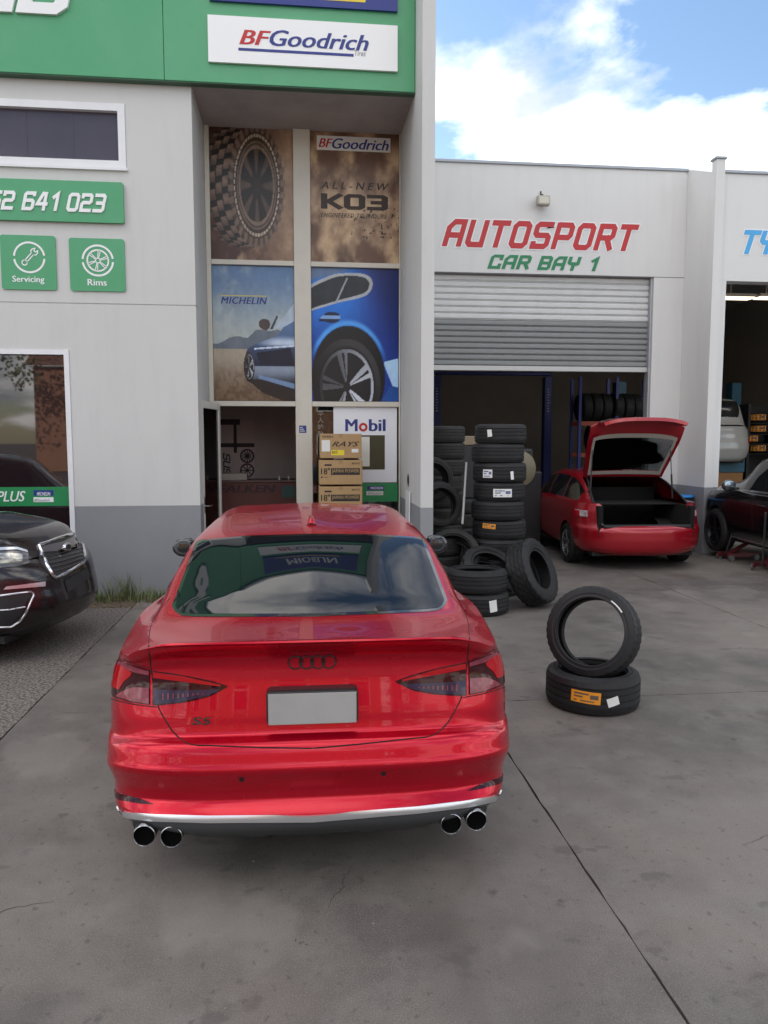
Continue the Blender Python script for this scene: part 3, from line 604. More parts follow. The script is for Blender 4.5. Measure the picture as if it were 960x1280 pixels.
# ---- behind the lower right pane
t = thing('oil_sign', (X(458), gy+.1, Z(600)), 'white board with blue and red oil brand name and a large 1', 'sign')
oy = gy+.024
bx0, bx1, bz0, bz1 = rectpx(417, 509, 496, 603, oy); panelY(bx0, bz0, bx1, bz1, oy, .004).build('board', mat('sign_white',(.80,.82,.87),.5), t)
V = text2d('Mobil', 0, .035); wall_text('lettering', text2d('M', 0, .04), (431.5, 524, 447, 539), oy-.001, navy_m, t, .002)
mb = MB(); c = aY(454, 534, oy); arc(c.x, c.z, .045, 0, 360, .032, oy-.001, mb); mb.build('letter_ring', redp_m, t)
wall_text('lettering', text2d('bil', 0, .04), (461, 524, 482, 539), oy-.001, navy_m, t, .002)
olive = mat('olive_print', (.055,.05,.02), .5)
panelY(*[rectpx(430, 544, 481, 587, oy)[i] for i in (0,2,1,3)], oy-.002, .001).build('panel', olive, t)
wall_text('numeral', text2d('1', 0, .03), (448, 546, 462, 583), oy-.0035, mat('sign_cream',(.75,.75,.7),.5), t, .001)
t = thing('window_board', (X(474), gy+.08, Z(612)), 'small green board with tyre brand plates under the white oil sign', 'sign')
panelY(*[rectpx(452, 604, 497, 627, oy)[i] for i in (0,2,1,3)], oy, .004).build('board', green2, t)
panelY(*[rectpx(459, 607.5, 480, 612.5, oy)[i] for i in (0,2,1,3)], oy-.002, .001).build('plate', navy_m, t)
panelY(*[rectpx(458, 614, 479, 619, oy)[i] for i in (0,2,1,3)], oy-.002, .001).build('plate', label_w, t)
wall_text('lettering', text2d('MICHELIN', .2, .02), (463, 608.5, 479, 611.5), oy-.003, white_m, t, .001)
wall_text('lettering', text2d('BFGoodrich', .2, .02), (460, 615.2, 477, 618.2), oy-.003, grey_print, t, .001)
# dark banner with Chinese characters
t = thing('shop_banner', (X(402), gy+.2, Z(530)), 'narrow dark banner with white Chinese characters left of the oil sign', 'banner')
panelY(*[rectpx(391, 508, 417, 560, gy+.2)[i] for i in (0,2,1,3)], gy+.2, .006).build('cloth', mat('banner_cloth',(.035,.025,.02),.8,noise=(9,.8,(.12,.08,.05),(.5,.6))), t)
for k, ch in enumerate('华人轮胎'):
    yy = 513+k*8.6; wall_text('character', text2d(ch, 0, .01), (397, yy, 404.5, yy+7), gy+.199, white_m, t, .001)
# cartons inside the window, three in a stack
card = mat('cardboard', (.42,.27,.13), .8, noise=(5,.35,(.34,.21,.10)), bump=(80,.1,.002))
cardd = mat('cardboard_tape', (.33,.20,.09), .4)
oy2 = gy-.62
def carton(px, lab, kind, i):
    X0, X1, Z0, Z1 = rectpx(*px, oy2); t = thing('carton', ((X0+X1)/2, oy2+.2, Z0), lab, 'box', 'wheel cartons stacked at the shop window')
    MB().bbox((X0, oy2, Z0+.002), (X1, oy2+.42, Z1-.002), .008).build('box', card, t)
    MB().box(((X0+X1)/2-.025, oy2-.001, Z1-.05), ((X0+X1)/2+.025, oy2+.001, Z1-.004)).build('tape', cardd, t)
    w_ = X1-X0; h = Z1-Z0
    def tx(s, a, b, c_, d, m, sh_=.0, o=.01, blk=None): put2d(text2d(s, sh_, o), (X0+a*w_, oy2, Z0+b*h), (X0+c_*w_, oy2, Z0+b*h), (X0+a*w_, oy2, Z0+d*h), (0,-1,0), .0015).build('lettering', m, t)
    if kind == 'rays':
        tx('RAYS', .28, .48, .95, .68, blk_m, .45, .02)
        tx('RAYS', .31, .515, .90, .645, card, .45, -.005) if False else None
        tx('WHEELS', .05, .84, .32, .92, blk_m, 0, .03)
        panelY(X0+.04*w_, Z0+.28*h, X0+.24*w_, Z0+.74*h, oy2-.0015, .001).build('sticker', label_w, t)
        panelY(X0+.27*w_, Z0+.13*h, X0+.58*w_, Z0+.34*h, oy2-.0015, .001).build('sticker', yel_m, t); tx('RAYS', .29, .18, .42, .31, blk_m, 0, .03)
        panelY(X0+.76*w_, Z0+.24*h, X0+.92*w_, Z0+.38*h, oy2-.0015, .001).build('sticker', label_w, t)
    else:
        tx('18"', .04, .42, .25, .68, blk_m, 0, .03); panelY(X0+.27*w_, Z0+.40*h, X0+.94*w_, Z0+.67*h, oy2-.0015, .001).build('print_block', blk_m, t)
        put2d(text2d('JAPAN POWER', 0, .02), (X0+.29*w_, oy2-.002, Z0+.45*h), (X0+.92*w_, oy2-.002, Z0+.45*h), (X0+.29*w_, oy2-.002, Z0+.63*h), (0,-1,0), .001).build('lettering', card, t)
        MB().bbox((X0+.12*w_, oy2-.002, Z0+.76*h), (X0+.29*w_, oy2+.01, Z0+.84*h), .005).build('hand_hole', blk_m, t)
        tx('RAYS', .75, .82, .94, .90, blk_m, .2, .03)
        mb = MB(); panelY(X0+.04*w_, Z0+.28*h, X0+.08*w_, Z0+.34*h, oy2-.0015, .001, 0, mb); panelY(X0+.11*w_, Z0+.30*h, X0+.2*w_, Z0+.32*h, oy2-.0015, .001, 0, mb); mb.build('print_mark', blk_m, t)
carton((400, 542, 452, 573), 'brown carton with yellow sticker, topmost of the stack at the shop window', 'rays', 0)
carton((399, 575, 453, 606), 'brown carton lettered JAPAN POWER, middle one of the window stack', 'jp', 1)
carton((399, 608, 453, 639), 'brown carton lettered JAPAN POWER, lowest in view of the window stack', 'jp', 2)
zb = rectpx(399, 608, 453, 639, oy2)[2]
t = thing('carton_trolley', (X(425), oy2+.2, 0), 'low grey plinth under the carton stack', 'plinth'); MB().bbox((rectpx(399,608,453,639,oy2)[0]+.01, oy2+.01, .001), (rectpx(399,608,453,639,oy2)[1]-.01, oy2+.41, zb), .01).build('block', band_m, t)
# white leaning board at the foot of the party wall
t = thing('leaning_board', (XF0-.05, 10.2, .0), 'narrow white board leaning on the party wall', 'board')
MB().bbox((XF0-.03, 9.75, aX(505,612,XF0-.03).z-1.0), (XF0-.012, 10.1, aX(505,612,XF0-.03).z), .004).build('panel', wframe_m, t)
# ---- open door leaf on the left of the recess
dx0 = XC+.10; hy = gy-.03
t = thing('glass_door', (dx0, hy, .02), 'cream framed glass door standing open beside the shop window', 'door')
dx0 = X(270); zt = z_c+.0; A = Vector((dx0, hy-.01, 0)); B = Vector((aY(251, 560, hy-.85).x, hy-.85, 0)); u = (B-A).normalized(); nn = Vector((-u.y, u.x, 0)); Lf = (B-A).length
def dbox(s0, z0, s1, z1, th=.022, off=0.):
    a = A+u*s0+nn*(off-th); return MB().poly([a+Vector((0,0,z0)), a+u*(s1-s0)+Vector((0,0,z0)), a+u*(s1-s0)+Vector((0,0,z1)), a+Vector((0,0,z1))], nn*2*th)
dfr = mat('door_frame_cream',(.70,.68,.62),.4,noise=(5,.3))
for s0, z0_, s1, z1_ in ((0,.04,.06,zt), (Lf-.07,.04,Lf,zt), (.061,.04,Lf-.071,.2), (.061,zt-.09,Lf-.071,zt)): dbox(s0, z0_, s1, z1_).build('rail', dfr, t)
dbox(.061, .2, Lf-.071, zt-.09, .003).build('pane', glass_mat('door_glass',(.5,.48,.47),1.6), t)
hz = 1.08; h0 = A+u*(Lf-.04)+Vector((0,0,hz))
h = dbox(Lf-.06, hz-.09, Lf-.015, hz+.12, .026).build('handle_plate', steel, t)
MB().tube([h0-nn*.09, h0+nn*.09], .009).build('handle', steel, t); MB().tube([h0+nn*.085, h0+nn*.085-u*.12], .009).build('handle', steel, t); MB().tube([h0-nn*.085, h0-nn*.085-u*.12], .009).build('handle', steel, t)

# ---- shop interior through the doorway
iy = 12.9
iw = mat('partition_wall', (.55,.49,.47), .9, noise=(1.5,.4))
t = thing('partition', (X(320), iy, 0), 'dim plain partition wall behind the open doorway', 'wall')
MB().box((XC-.6, iy, .03), (aY(392,560,iy).x, iy+.08, 3.38)).build('panel', iw, t)
t = thing('interior_poster', (X(300), iy, 1.2), 'dim pink and white wheel poster on the partition inside', 'poster')
X0, X1, Z0, Z1 = rectpx(262, 526, 318, 606, iy-.01); panelY(X0, Z0, X1, Z1, iy-.01, .008).build('sheet', mat('poster_dim',(.60,.48,.48),.7), t)
plum = mat('plum_print', (.05,.035,.045), .6)
mb = MB()
for a_ in ((262,524,300,531), (292,531,296,566), (262,554,318,559)): panelY(*[rectpx(*a_, iy-.011)[i] for i in (0,2,1,3)], iy-.0115, .001, 0, mb)
mb.build('print_bars', plum, t)
VV, FF = block2d('SUS', 1.2, .2, 1.6); VV = np.stack([VV[:,1], -VV[:,0]], 1); wall_text('lettering', (VV, FF), (279, 566, 288, 595), iy-.011, plum, t, .001)
for cy_ in (570, 588):
    c = aY(309, cy_, iy-.011); r = .105; mb = MB(); arc(c.x, c.z, r, 0, 360, .025, iy-.011, mb); strokes([[(c.x, c.z), (c.x+r*math.cos(R(a_)), c.z+r*math.sin(R(a_)))] for a_ in range(0, 360, 45 if cy_ > 580 else 30)], .016, iy-.011, mb); mb.build('wheel_print', plum, t)
t = thing('shop_counter', (X(330), 11.9, 0), 'dark red shop counter lettered FALKEN inside the doorway', 'counter')
cy2 = 11.9; X0, X1, Z0, Z1 = rectpx(258, 603, 372, 660, cy2); MB().bbox((X0, cy2, .021), (X1, cy2+.6, Z1), .01).build('front', mat('counter_red',(.13,.038,.03),.5,noise=(3,.4)), t)
wall_text('lettering', text2d('FALKEN', .2, .04), (272, 606, 345, 615.5), cy2-.002, mat('falken_print',(.03,.01,.02),.5), t, .002)
MB().bbox((X0+.02, cy2-.02, Z1+.001), (X1, cy2+.62, Z1+.03), .005).build('top', mat('counter_top',(.14,.08,.07),.4), t)
panelY(*[rectpx(352, 607, 368, 622, cy2-.01)[i] for i in (0,2,1,3)], cy2-.012, .003, .02).build('badge', mat('teal_print',(.03,.09,.08),.5), t)
t = thing('beige_box', (X(310), 12, Z(600)), 'beige box lying on the shop counter', 'box'); X0, X1, Z0_, Z1_ = rectpx(275, 594, 309, 602.5, cy2+.05); MB().bbox((X0, cy2+.05, Z1+.031), (X1, cy2+.3, Z1+.031+(Z1_-Z0_)), .01).build('case', mat('beige_card',(.38,.33,.30),.7), t)
for px_ in (349, 361):
    p_ = aY(px_, 601, cy2+.1); t = thing('counter_ornament', (p_.x, p_.y, Z1+.031), '%s of two small cream ornaments on the shop counter' % ('left' if px_ < 355 else 'right'), 'ornament')
    MB().lathe([(0,0),(.016,0),(.012,.02),(.02,.035),(.014,.055),(0,.06)], 12, Matrix.Translation((p_.x, p_.y, Z1+.031))).build('body', label_w, t, smooth=60)
# ================================================================ WORKSHOP BAYS
ws = thing('workshop_building', (5, BY, 0), 'pale grey workshop with two open bays beside the shop', 'building')
FX0 = aY(888.5, 400, 12.35).x; FX1 = aY(899.5, 400, 12.35).x
zt1 = aY(700, 208.5, BY).z; BX1 = 12.6; Y2 = 12.42
ZL = aY(700, 343.5, BY).z; ox1 = aY(816, 400, BY).x
MB().box((XF1+.002, BY, ZL+.006), (FX0-.002, BY+.25, zt1)).build('wall', bay_m, ws)
MB().box((ox1, BY+.001, ZB), (FX0-.002, BY+.25, ZL-.006)).build('pier', bay_m, ws)
MB().box((XF1+.002, BY+.02, ZL-.006), (FX0-.002, BY+.24, ZL+.006)).build('joint', band_m, ws)
MB().box((ox1, BY-.002, 0), (FX0-.002, BY+.25, ZB)).build('base_band', band_m, ws)
MB().bbox((XF1+.002, BY-.03, zt1+.001), (FX0-.002, BY+.3, zt1+.05), .008).build('coping', mat('coping_metal',(.36,.38,.41),.45,.5), ws)
ztp = aY(893, 216, 12.36).z; MB().poly([(FX0, BY+.6, ZB), (FX0, 12.35, ZB), (FX0, 12.35, ztp), (FX0, BY, zt1+.04), (FX0, BY+.6, zt1+.04)], (FX1-FX0, 0, 0)).build('party_wall', bay_m, ws, fixn=True); zpo = aY(893, 198.5, 12.36).z; MB().bbox((FX0+.001, 12.352, ztp+.001), (FX1-.001, 12.50, zpo), .004).build('corner_post', bay_m, ws)
MB().box((FX0-.002, 12.348, 0), (FX1+.002, BY+.55, ZB)).build('party_wall_band', band_m, ws)
MB().bbox((FX0-.02, 12.33, zpo+.001), (FX1+.02, 12.53, zpo+.04), .008).build('coping', MATS['coping_metal'], ws)
zt2 = aY(930, 217.5, Y2).z; ZL2 = aY(930, 352, Y2).z; jx1 = aY(906, 400, Y2).x
MB().box((FX1+.002, Y2, ZL2+.006), (BX1, Y2+.25, zt2)).build('wall', bay_m, ws)
MB().box((FX1+.002, Y2+.001, ZB), (jx1, Y2+.25, ZL2+.005)).build('pier', bay_m, ws)
MB().box((FX1+.002, Y2-.001, 0), (jx1+.001, Y2+.252, ZB)).build('base_band', band_m, ws)
MB().bbox((FX1+.002, Y2-.03, zt2+.001), (BX1, Y2+.3, zt2+.05), .008).build('coping', MATS['coping_metal'], ws)
# inside
BK = 25.0
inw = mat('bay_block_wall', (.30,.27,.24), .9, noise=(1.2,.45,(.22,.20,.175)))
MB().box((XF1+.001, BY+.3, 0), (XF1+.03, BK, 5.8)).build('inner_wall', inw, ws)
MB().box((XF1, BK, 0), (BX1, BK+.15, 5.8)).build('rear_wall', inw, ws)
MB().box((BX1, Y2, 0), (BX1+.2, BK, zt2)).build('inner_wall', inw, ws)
MB().box((XF1, BY+.25, 5.8), (BX1, BK+.15, 5.9)).build('roof', mat('roof_lining',(.45,.43,.41),.9), ws)
bayfl = mat('bay_floor', (.26,.25,.235), .55, noise=(.8,.6,(.05,.048,.045)), rnoise=.15)
fl = MB().box((XF1, BY+.001, -.02), (BX1, BK, .0)).box((FX1, Y2+.2, -.02), (BX1, BY, -.0005)).build('bay_floor', bayfl); fl['kind'] = 'structure'
# roller shutter: each curtain slat is its own piece
rs = thing('roller_shutter', (3.9, BY+.12, 3.1), 'half raised white and grey roller shutter over the first bay', 'roller shutter')
sz0 = aY(700, 464.5, BY+.12).z; sz1 = ZL-.0; ns = 16
sl_w = mat('slat_white', (.70,.70,.69), .5, noise=(2,.3,(.5,.5,.5)), noise2=(4,.5,(.38,.37,.36),(.55,.8),(.6,1,8))); sl_g = mat('slat_grey', (.27,.28,.28), .55, noise=(2,.4,(.23,.235,.235)), noise2=(4,.5,(.19,.185,.18),(.55,.8),(.6,1,8)))
zsplit = aY(700, 401, BY+.12).z; n1 = 7; n2_ = 8
def slat(z0, z1, m):
    h = z1-z0; prof = [(0,0),(.006,.12),(.026,.2),(.030,.5),(.026,.85),(.006,.94),(0,1)]
    G = [[(x, BY+.16-d, z0+.002+t*(h-.004)) for x in (XF1+.01, ox1-.03)] for d, t in prof]
    return MB().grid(G).build('slat', m, rs, smooth=40)
for k in range(n1): slat(zsplit+(sz1-zsplit)*k/n1, zsplit+(sz1-zsplit)*(k+1)/n1, sl_w)
for k in range(n2_): slat(sz0+.09+(zsplit-sz0-.09)*k/n2_, sz0+.09+(zsplit-sz0-.09)*(k+1)/n2_, sl_g)
MB().bbox((XF1+.005, BY+.10, sz0), (ox1-.025, BY+.17, sz0+.088), .01).build('bottom_rail', mat('rail_grey',(.5,.5,.49),.4,.3), rs)
MB().box((XF1+.01, BY+.175, sz0+.05), (ox1-.03, BY+.18, sz1+.3)).build('backing', blackpl, rs)
MB().bbox((ox1-.035, BY+.04, .0), (ox1-.003, BY+.2, ZL-.006), .006).build('guide_rail', mat('guide_grey',(.42,.43,.45),.45,.3), rs)
# lettering over the bays
t = thing('bay_lettering', (3.9, BY, 5.3), 'red white edged AUTOSPORT lettering over the first bay', 'sign')
def autos(s, w, sh, gap, px, Y, m, out, par, grow=.36):
    V, F = block2d(s, w, sh, gap); V2, F2 = block2d(s, w, sh, gap, grow)
    X0, X1, Z0, Z1 = rectpx(*px, Y); sc = (V.max(0)-V.min(0))[:2]; lo = V.min(0)[:2]
    def mp2(VV, FF, d, mm, nm):
        T = (VV[:, :2]-lo)/sc; P = [(X0+(X1-X0)*a, Y-d-.0004*k, Z0+(Z1-Z0)*b) for (a, b), k in zip(T, VV[:, 2])]; n = len(P); B = [(p[0], Y-.0005, p[2]) for p in P]
        MB().add(P+B, [tuple(q) for q in FF]).build(nm, mm, par)
    mp2(V2, F2, .004, out, 'letter_outline')
    mp2(V, F, .008, m, 'lettering')
autos('AUTOSPORT', 1.5, .30, 2.35, (552, 277, 799, 312.5), BY, redp_m, letter_m, t)
t = thing('bay_lettering', (4.0, BY, 5.0), 'green CAR BAY 1 lettering under the red name', 'sign')
V = block2d('CAR BAY 1', 1.5, .28, 2.3); wall_text('lettering', V, (609, 318, 750, 338), BY-.001, dgrn, t, .006)
t = thing('bay_lettering', (7.5, Y2, 5.0), 'light blue TY lettering over the second bay, cut by the picture edge', 'sign')
autos('TY', 1.5, .28, 1.7, (929, 288, 975, 318), Y2, lblue, letter_m, t)
# flood light
fp = aY(679, 251, BY-.15); t = thing('floodlight', (fp.x, BY, fp.z), 'small weathered floodlight above the red bay lettering', 'light')
MB().bbox((fp.x-.11, BY-.20, fp.z-.08), (fp.x+.11, BY-.09, fp.z+.08), .015).build('housing', mat('lamp_housing',(.45,.42,.34),.5,noise=(20,.4)), t)
MB().box((fp.x-.085, BY-.204, fp.z-.055), (fp.x+.085, BY-.2005, fp.z+.055)).build('lamp_glass', mat('lamp_glass',(.6,.58,.48),.15), t)
MB().bbox((fp.x-.02, BY-.09, fp.z-.03), (fp.x+.02, BY-.001, fp.z+.13), .004).build('bracket', blackpl, t)
MB().tube([(fp.x, BY-.01, fp.z+.14), (fp.x, BY-.01, fp.z+.2)], .012).build('conduit', blackpl, t)

# ---------------------------------------------------------------- lift and racks in bay 1
blue_l = mat('lift_blue', (.02,.035,.22), .5, noise=(6,.4)); orng = mat('rack_orange', (.38,.06,.02), .5, noise=(4,.4))
LYp = 19.6; lxa, lxb = aY(545, 540, LYp).x, aY(683, 540, LYp).x; lz = aY(600, 468, LYp).z
t = thing('car_lift', ((lxa+lxb)/2, LYp, 0), 'dark blue two post car lift at the back of the first bay', 'car lift')
for x, s_ in ((lxa, 1), (lxb, -1)):
    MB().bbox((x-.10, LYp-.12, 0), (x+.10, LYp+.12, lz-.05), .015).build('post', blue_l, t)
    MB().bbox((x-.25, LYp-.3, 0), (x+.25, LYp+.3, .03), .005).build('base_plate', blue_l, t)
    MB().bbox((x-.05+.14*s_, LYp-.9, .18), (x+.05+.14*s_, LYp-.1, .26), .01).build('arm', blue_l, t)
    V, F = text2d('LIFTMASTER', 0, .02); V, F = block2d('BOBOBEB', .9, 0, 1.6) if False else (V, F)
    for k in range(9):   # the vertical white lettering is not readable: short bars
        MB().box((x-.03, LYp-.123, lz-.95+k*.07), (x+.03-.01*(k % 3), LYp-.121, lz-.92+k*.07)).build('print_mark', grey_print, t)
MB().bbox((lxa-.10, LYp-.08, lz-.02), (lxb+.10, LYp+.08, lz+.06), .02).build('top_beam', blue_l, t)

# ---------------------------------------------------------------- tyres
def tyre_mesh(od=.66, w=.235, idd=.46, kind=0, n=64):
    ro, ri, h = od/2, idd/2, w/2
    prof = []
    tr = []
    def gr(z): tr.append((ro, z-.007)); tr.append((ro-.008, z-.005)); tr.append((ro-.008, z+.005)); tr.append((ro, z+.007))
    tr.append((ro-.012, -h+.012))
    for k in (-2, -1, 0, 1, 2) if kind == 1 else (-1.5, -.5, .5, 1.5): gr(k*w*.185)
    tr.append((ro-.012, h-.012))
    sw = [(ro-.035, h-.003), (ro-.05, h+.001), (ro-.052, h+.004), (ro-.060, h+.004), (ro-.063, h+.002), (ro-.078, h+.003), (ro-.081, h+.005), (ro-.086, h+.005), (ro-.089, h+.001), (ri+.035, h-.002), (ri+.015, h-.02), (ri, h-.022), (ri, h-.035), (ri+.012, h-.04), (ro-.05, h-.02), (ro-.028, h-.04)]
    full = tr+sw+[(r, -z) for r, z in sw[::-1]]
    m = len(full); mb = MB(); vs = []; fs = []
    zs = np.array([p[1] for p in full])
    for k in range(n):
        a = 2*PI*k/n
        for i, (r, z) in enumerate(full):
            rr = r
            if i < len(tr) and r > ro-.013:
                if kind == 1: rr -= .009*(((k//2)+(1 if z > 0 else 0)+int(abs(z)*22)) % 2)
                elif abs(z) > h*.62: rr -= .005*(k % 3 == 0)
            aa = a+(.03*math.sin(z*30) if kind else 0); vs.append((rr*math.cos(aa), rr*math.sin(aa), z))
    for k in range(n):
        k2 = (k+1) % n
        for i in range(m): fs.append((k*m+i, k2*m+i, k2*m+(i+1) % m, k*m+(i+1) % m))
    me = bpy.data.meshes.new('tyre'); me.from_pydata(vs, [], fs); me.materials.append(rubber if kind != 2 else rubber2)
    me.polygons.foreach_set('use_smooth', [True]*len(me.polygons)); me.set_sharp_from_angle(angle=R(32)); return me
TM = {}
def tyre(label, loc, rot=(0,0,0), od=.66, w=.235, idd=.46, kind=0, group='loose tyres piled by the first bay', n=64, labels=(), cat='tyre', name='tyre'):
    key = (od, w, idd, kind, n)
    if key not in TM: TM[key] = tyre_mesh(*key[:4], n=n)
    o = bpy.data.objects.new(name, TM[key]); link(o)
    M = Matrix.Translation(Vector(loc)) @ (Matrix.Rotation(rot[2], 4, 'Z') @ Matrix.Rotation(rot[1], 4, 'Y') @ Matrix.Rotation(rot[0], 4, 'X')); o.matrix_basis = M; o['_m'] = [list(r_) for r_ in M]
    tag(o, label, cat, group)
    for (ang, zc, wl_, hl, m, rt) in labels:     # sticker wrapped on the tread: angle (deg, local), height, width, height, material, tilt
        G = []
        for a_ in np.linspace(-.5, .5, 5):
            row = []
            for b_ in (-.5, .5):
                dx = a_*wl_*math.cos(rt)-b_*hl*math.sin(rt); dz = a_*wl_*math.sin(rt)+b_*hl*math.cos(rt); th = R(ang)+dx/(od/2)
                row.append(((od/2+.0015)*math.cos(th), (od/2+.0015)*math.sin(th), zc+dz))
            G.append(row)
        s_ = MB().grid(G).build('sticker', m, o, local=True)
        if wl_ > .09:      # print on the label
            mb = MB()
            for (a0, a1, b0, b1) in ((-.4,.1,.2,.34),(-.4,-.1,-.05,.08),(.15,.42,-.1,.25),(-.4,.3,-.36,-.26)):
                G = [[((od/2+.0025)*math.cos(R(ang)+(a_*wl_*math.cos(rt)-b_*hl*math.sin(rt))/(od/2)), (od/2+.0025)*math.sin(R(ang)+(a_*wl_*math.cos(rt)-b_*hl*math.sin(rt))/(od/2)), zc+a_*wl_*math.sin(rt)+b_*hl*math.cos(rt)) for b_ in (b0, b1)] for a_ in (a0, (a0+a1)/2, a1)]
                mb.grid(G)
            mb.build('print', mat('label_ink',(.12,.09,.08),.6) if m is label_o else mat('label_blue_ink',(.12,.14,.3),.6), s_, local=True)
    return o
ords = ['topmost', 'second', 'third', 'fourth', 'fifth', 'sixth', 'seventh', 'eighth', 'ninth', 'lowest']
def camang(p): return math.degrees(math.atan2(-p.y, -p.x))
# stack nearest the red hatchback
c = aD(621.5, 640, 9.62); nst = 9; hh = .2345
LB = {0: [(-24, .01, .058, .085, label_w, .12)], 2: [(-26, -.01, .125, .10, label_w, .0), (27, -.03, .04, .10, label_w, .1)], 3: [(8, -.01, .23, .10, label_w, 0)], 5: [(-22, .05, .17, .06, label_o, -.05)]}
for k in range(nst):
    z = hh*(nst-1-k)+hh/2; j_ = (random.uniform(-.02,.02), random.uniform(-.02,.02)); jx_ = [.03,-.0,.02,.02,.0,.03,0,0,0][k]
    ca = camang(c); lb = [(ca+a_, b_, c_, d_, m_, r_) for a_, b_, c_, d_, m_, r_ in LB.get(k, [])]
    tyre('%s tyre from the top of the tall stack nearest the red hatchback' % ords[k] if k else 'topmost tyre, with a white label, of the tall stack nearest the red hatchback', (c.x+jx_, c.y+j_[1], z), od=.64+.012*(k % 3), w=.232, labels=lb, n=72, group='tyres of the tall right stack')
c = aD(551, 640, 11.3)
for k in range(9):
    tyre('%s tyre from the top of the stack half hidden by the party wall' % ords[k], (c.x+random.uniform(-.03,.03), c.y+random.uniform(-.02,.02), .235*(8-k)+.12), od=.65+.015*(k % 2), kind=2, group='tyres of the left stack')
c = aD(556, 640, 12.6)
for k in range(4):
    tyre('%s tyre from the top of the far low stack behind the left stack' % ords[k], (c.x+.35, c.y+.3, .235*(3-k)+.12), kind=2, group='tyres of the far low stack')
# heap of loose tyres
def face(yaw, lean): return (R(90)-R(lean), 0, R(yaw))      # upright tyre facing -Y, leaning back
p = aD(549, 631, 9.75); tyre('upright tyre, dark hole facing forward, on top of the heap by the party wall', p, face(10, 12), od=.58, w=.2, idd=.40, kind=2)
p = aD(538, 600, 10.15); tyre('tyre edge peeping out behind the uppermost upright tyre of the heap', p, face(10, 8), od=.60, kind=2)
p = aD(566, 694, 9.35); tyre('tyre tilted back under the upright one, in the heap behind the red coupe', p, face(-6, 38), od=.66, kind=2)
p = aD(590, 690, 9.9); tyre('tyre standing edge-on between the heap and the tall right stack', (p.x, p.y-.02, .42), face(64, 10), od=.64, kind=0)
c2 = aD(560, 700, 9.75)
for k in range(3): tyre('%s tyre lying flat at the bottom of the heap' % ['lowest', 'middle', 'upper'][k], (c2.x-.13, c2.y+.05, .12+.236*k), od=.65, kind=2)
p = aD(611, 716, 9.05); tyre('deep treaded tyre leaning on the tall stack, behind the two flat tyres', (p.x, p.y, .36), (R(38), R(8), R(8)), od=.70, w=.22, kind=1)
ctr = aD(598, 700, 8.55); ca = camang(ctr)
tyre('lower of two flat tyres just right of the red coupe roof', (ctr.x, ctr.y, .122), (0,0,0), od=.69, w=.24, labels=[(ca+29, .0, .09, .13, label_w, .12)], n=80)
tyre('upper of two flat tyres just right of the red coupe roof', (ctr.x-.02, ctr.y, .364), (R(-1.5),0,0), od=.69, w=.24, n=80)
p = aD(665, 714, 8.85); tyre('big deep treaded tyre leaning sideways behind the loose pair', (p.x, p.y, .385), (R(66), R(-16), R(56)), od=.78, w=.27, idd=.46, kind=1, n=96)
t = thing('leaning_rod', (aD(579,650,9.3).x, aD(579,650,9.3).y, 0), 'thin pale rod leaning between the two tyre stacks', 'rod'); MB().tube([aD(583,578,9.6), aD(578,655,9.35)], .014).build('shaft', mat('pale_rod',(.35,.35,.34),.5), t)
# the loose pair in the middle of the forecourt
q = aZ(739.5, 897, 0); dcam = Vector((q.x, q.y, 0)).normalized(); c = q+dcam*.335; ca = camang(c)
tyre('tyre lying flat with an orange label, alone on the concrete in front', (c.x, c.y, .127), od=.672, w=.25, n=120, idd=.475,
     labels=[(ca-7.5, .012, .205, .085, label_o, -.05), (ca+25, -.012, .085, .062, label_w, .28)], group='loose pair of tyres on the concrete')
c3 = aD(741.5, 790, (c.x*math.sin(YAW)+c.y*math.cos(YAW))+.02)
tyre('tyre standing tilted back in the hole of the flat tyre with the orange label', (c3.x, c3.y, c3.z), (R(90)-R(16), 0, math.atan2(c.y, c.x)-R(90)+R(-14)), od=.665, w=.215, n=120, idd=.485, labels=[], group='loose pair of tyres on the concrete')

o_ = bpy.data.objects[[o.name for o in bpy.data.objects if str(o.get('label','')).startswith('tyre standing tilted back')][0]]
G = [[(r_*math.cos(a_), r_*math.sin(a_), .2150/2+.0062) for r_ in (.262, .272)] for a_ in np.linspace(R(36), R(60), 7)]
MB().grid(G).build('chalk_mark', label_w, o_, local=True)

# tyre rack behind the hatchback
RYk = 16.5
def tyre_rack(x0, x1, Yk, levels, label, gtxt, nm, zt_, uprights=3):
    t = thing('tyre_rack', ((x0+x1)/2, Yk, 0), label, 'rack')
    for k in range(uprights):
        x = x0+(x1-x0)*k/(uprights-1)
        for yy in (-.25, .25): MB().box((x-.03, Yk+yy-.03, 0), (x+.03, Yk+yy+.03, zt_)).build('upright', blue_l, t)
    for lv in levels:
        for yy in (-.2, .2): MB().box((x0, Yk+yy-.02, lv-.09), (x1, Yk+yy+.02, lv)).build('beam', orng, t)
        n = int((x1-x0-.1)/.235)
        for i in range(n):
            x = x0+.17+i*.235
            if random.random() < .08: continue
            tyre('%s tyre from the left on %s shelf of the rack %s' % (['first','second','third','fourth','fifth','sixth','seventh','eighth'][i], {0:'the low',1:'the middle',2:'the top'}[levels.index(lv)], nm), (x, Yk+random.uniform(-.03,.03), lv+.30), (0, R(90)+R(random.uniform(-6,6)), R(random.uniform(-4,4))), od=.64, w=.21, kind=0, n=40, group=gtxt)
    return t
ra, rb = aY(719, 540, RYk).x, aY(809, 540, RYk).x
lv2 = aY(740, 527, RYk).z; lv1 = aY(740, 566, RYk).z
tyre_rack(ra, rb, RYk, [lv1-.75, lv1, lv2], 'blue and orange steel rack full of tyres behind the red hatchback', 'tyres on the rack in the first bay', 'behind the hatchback', lv2+.95)
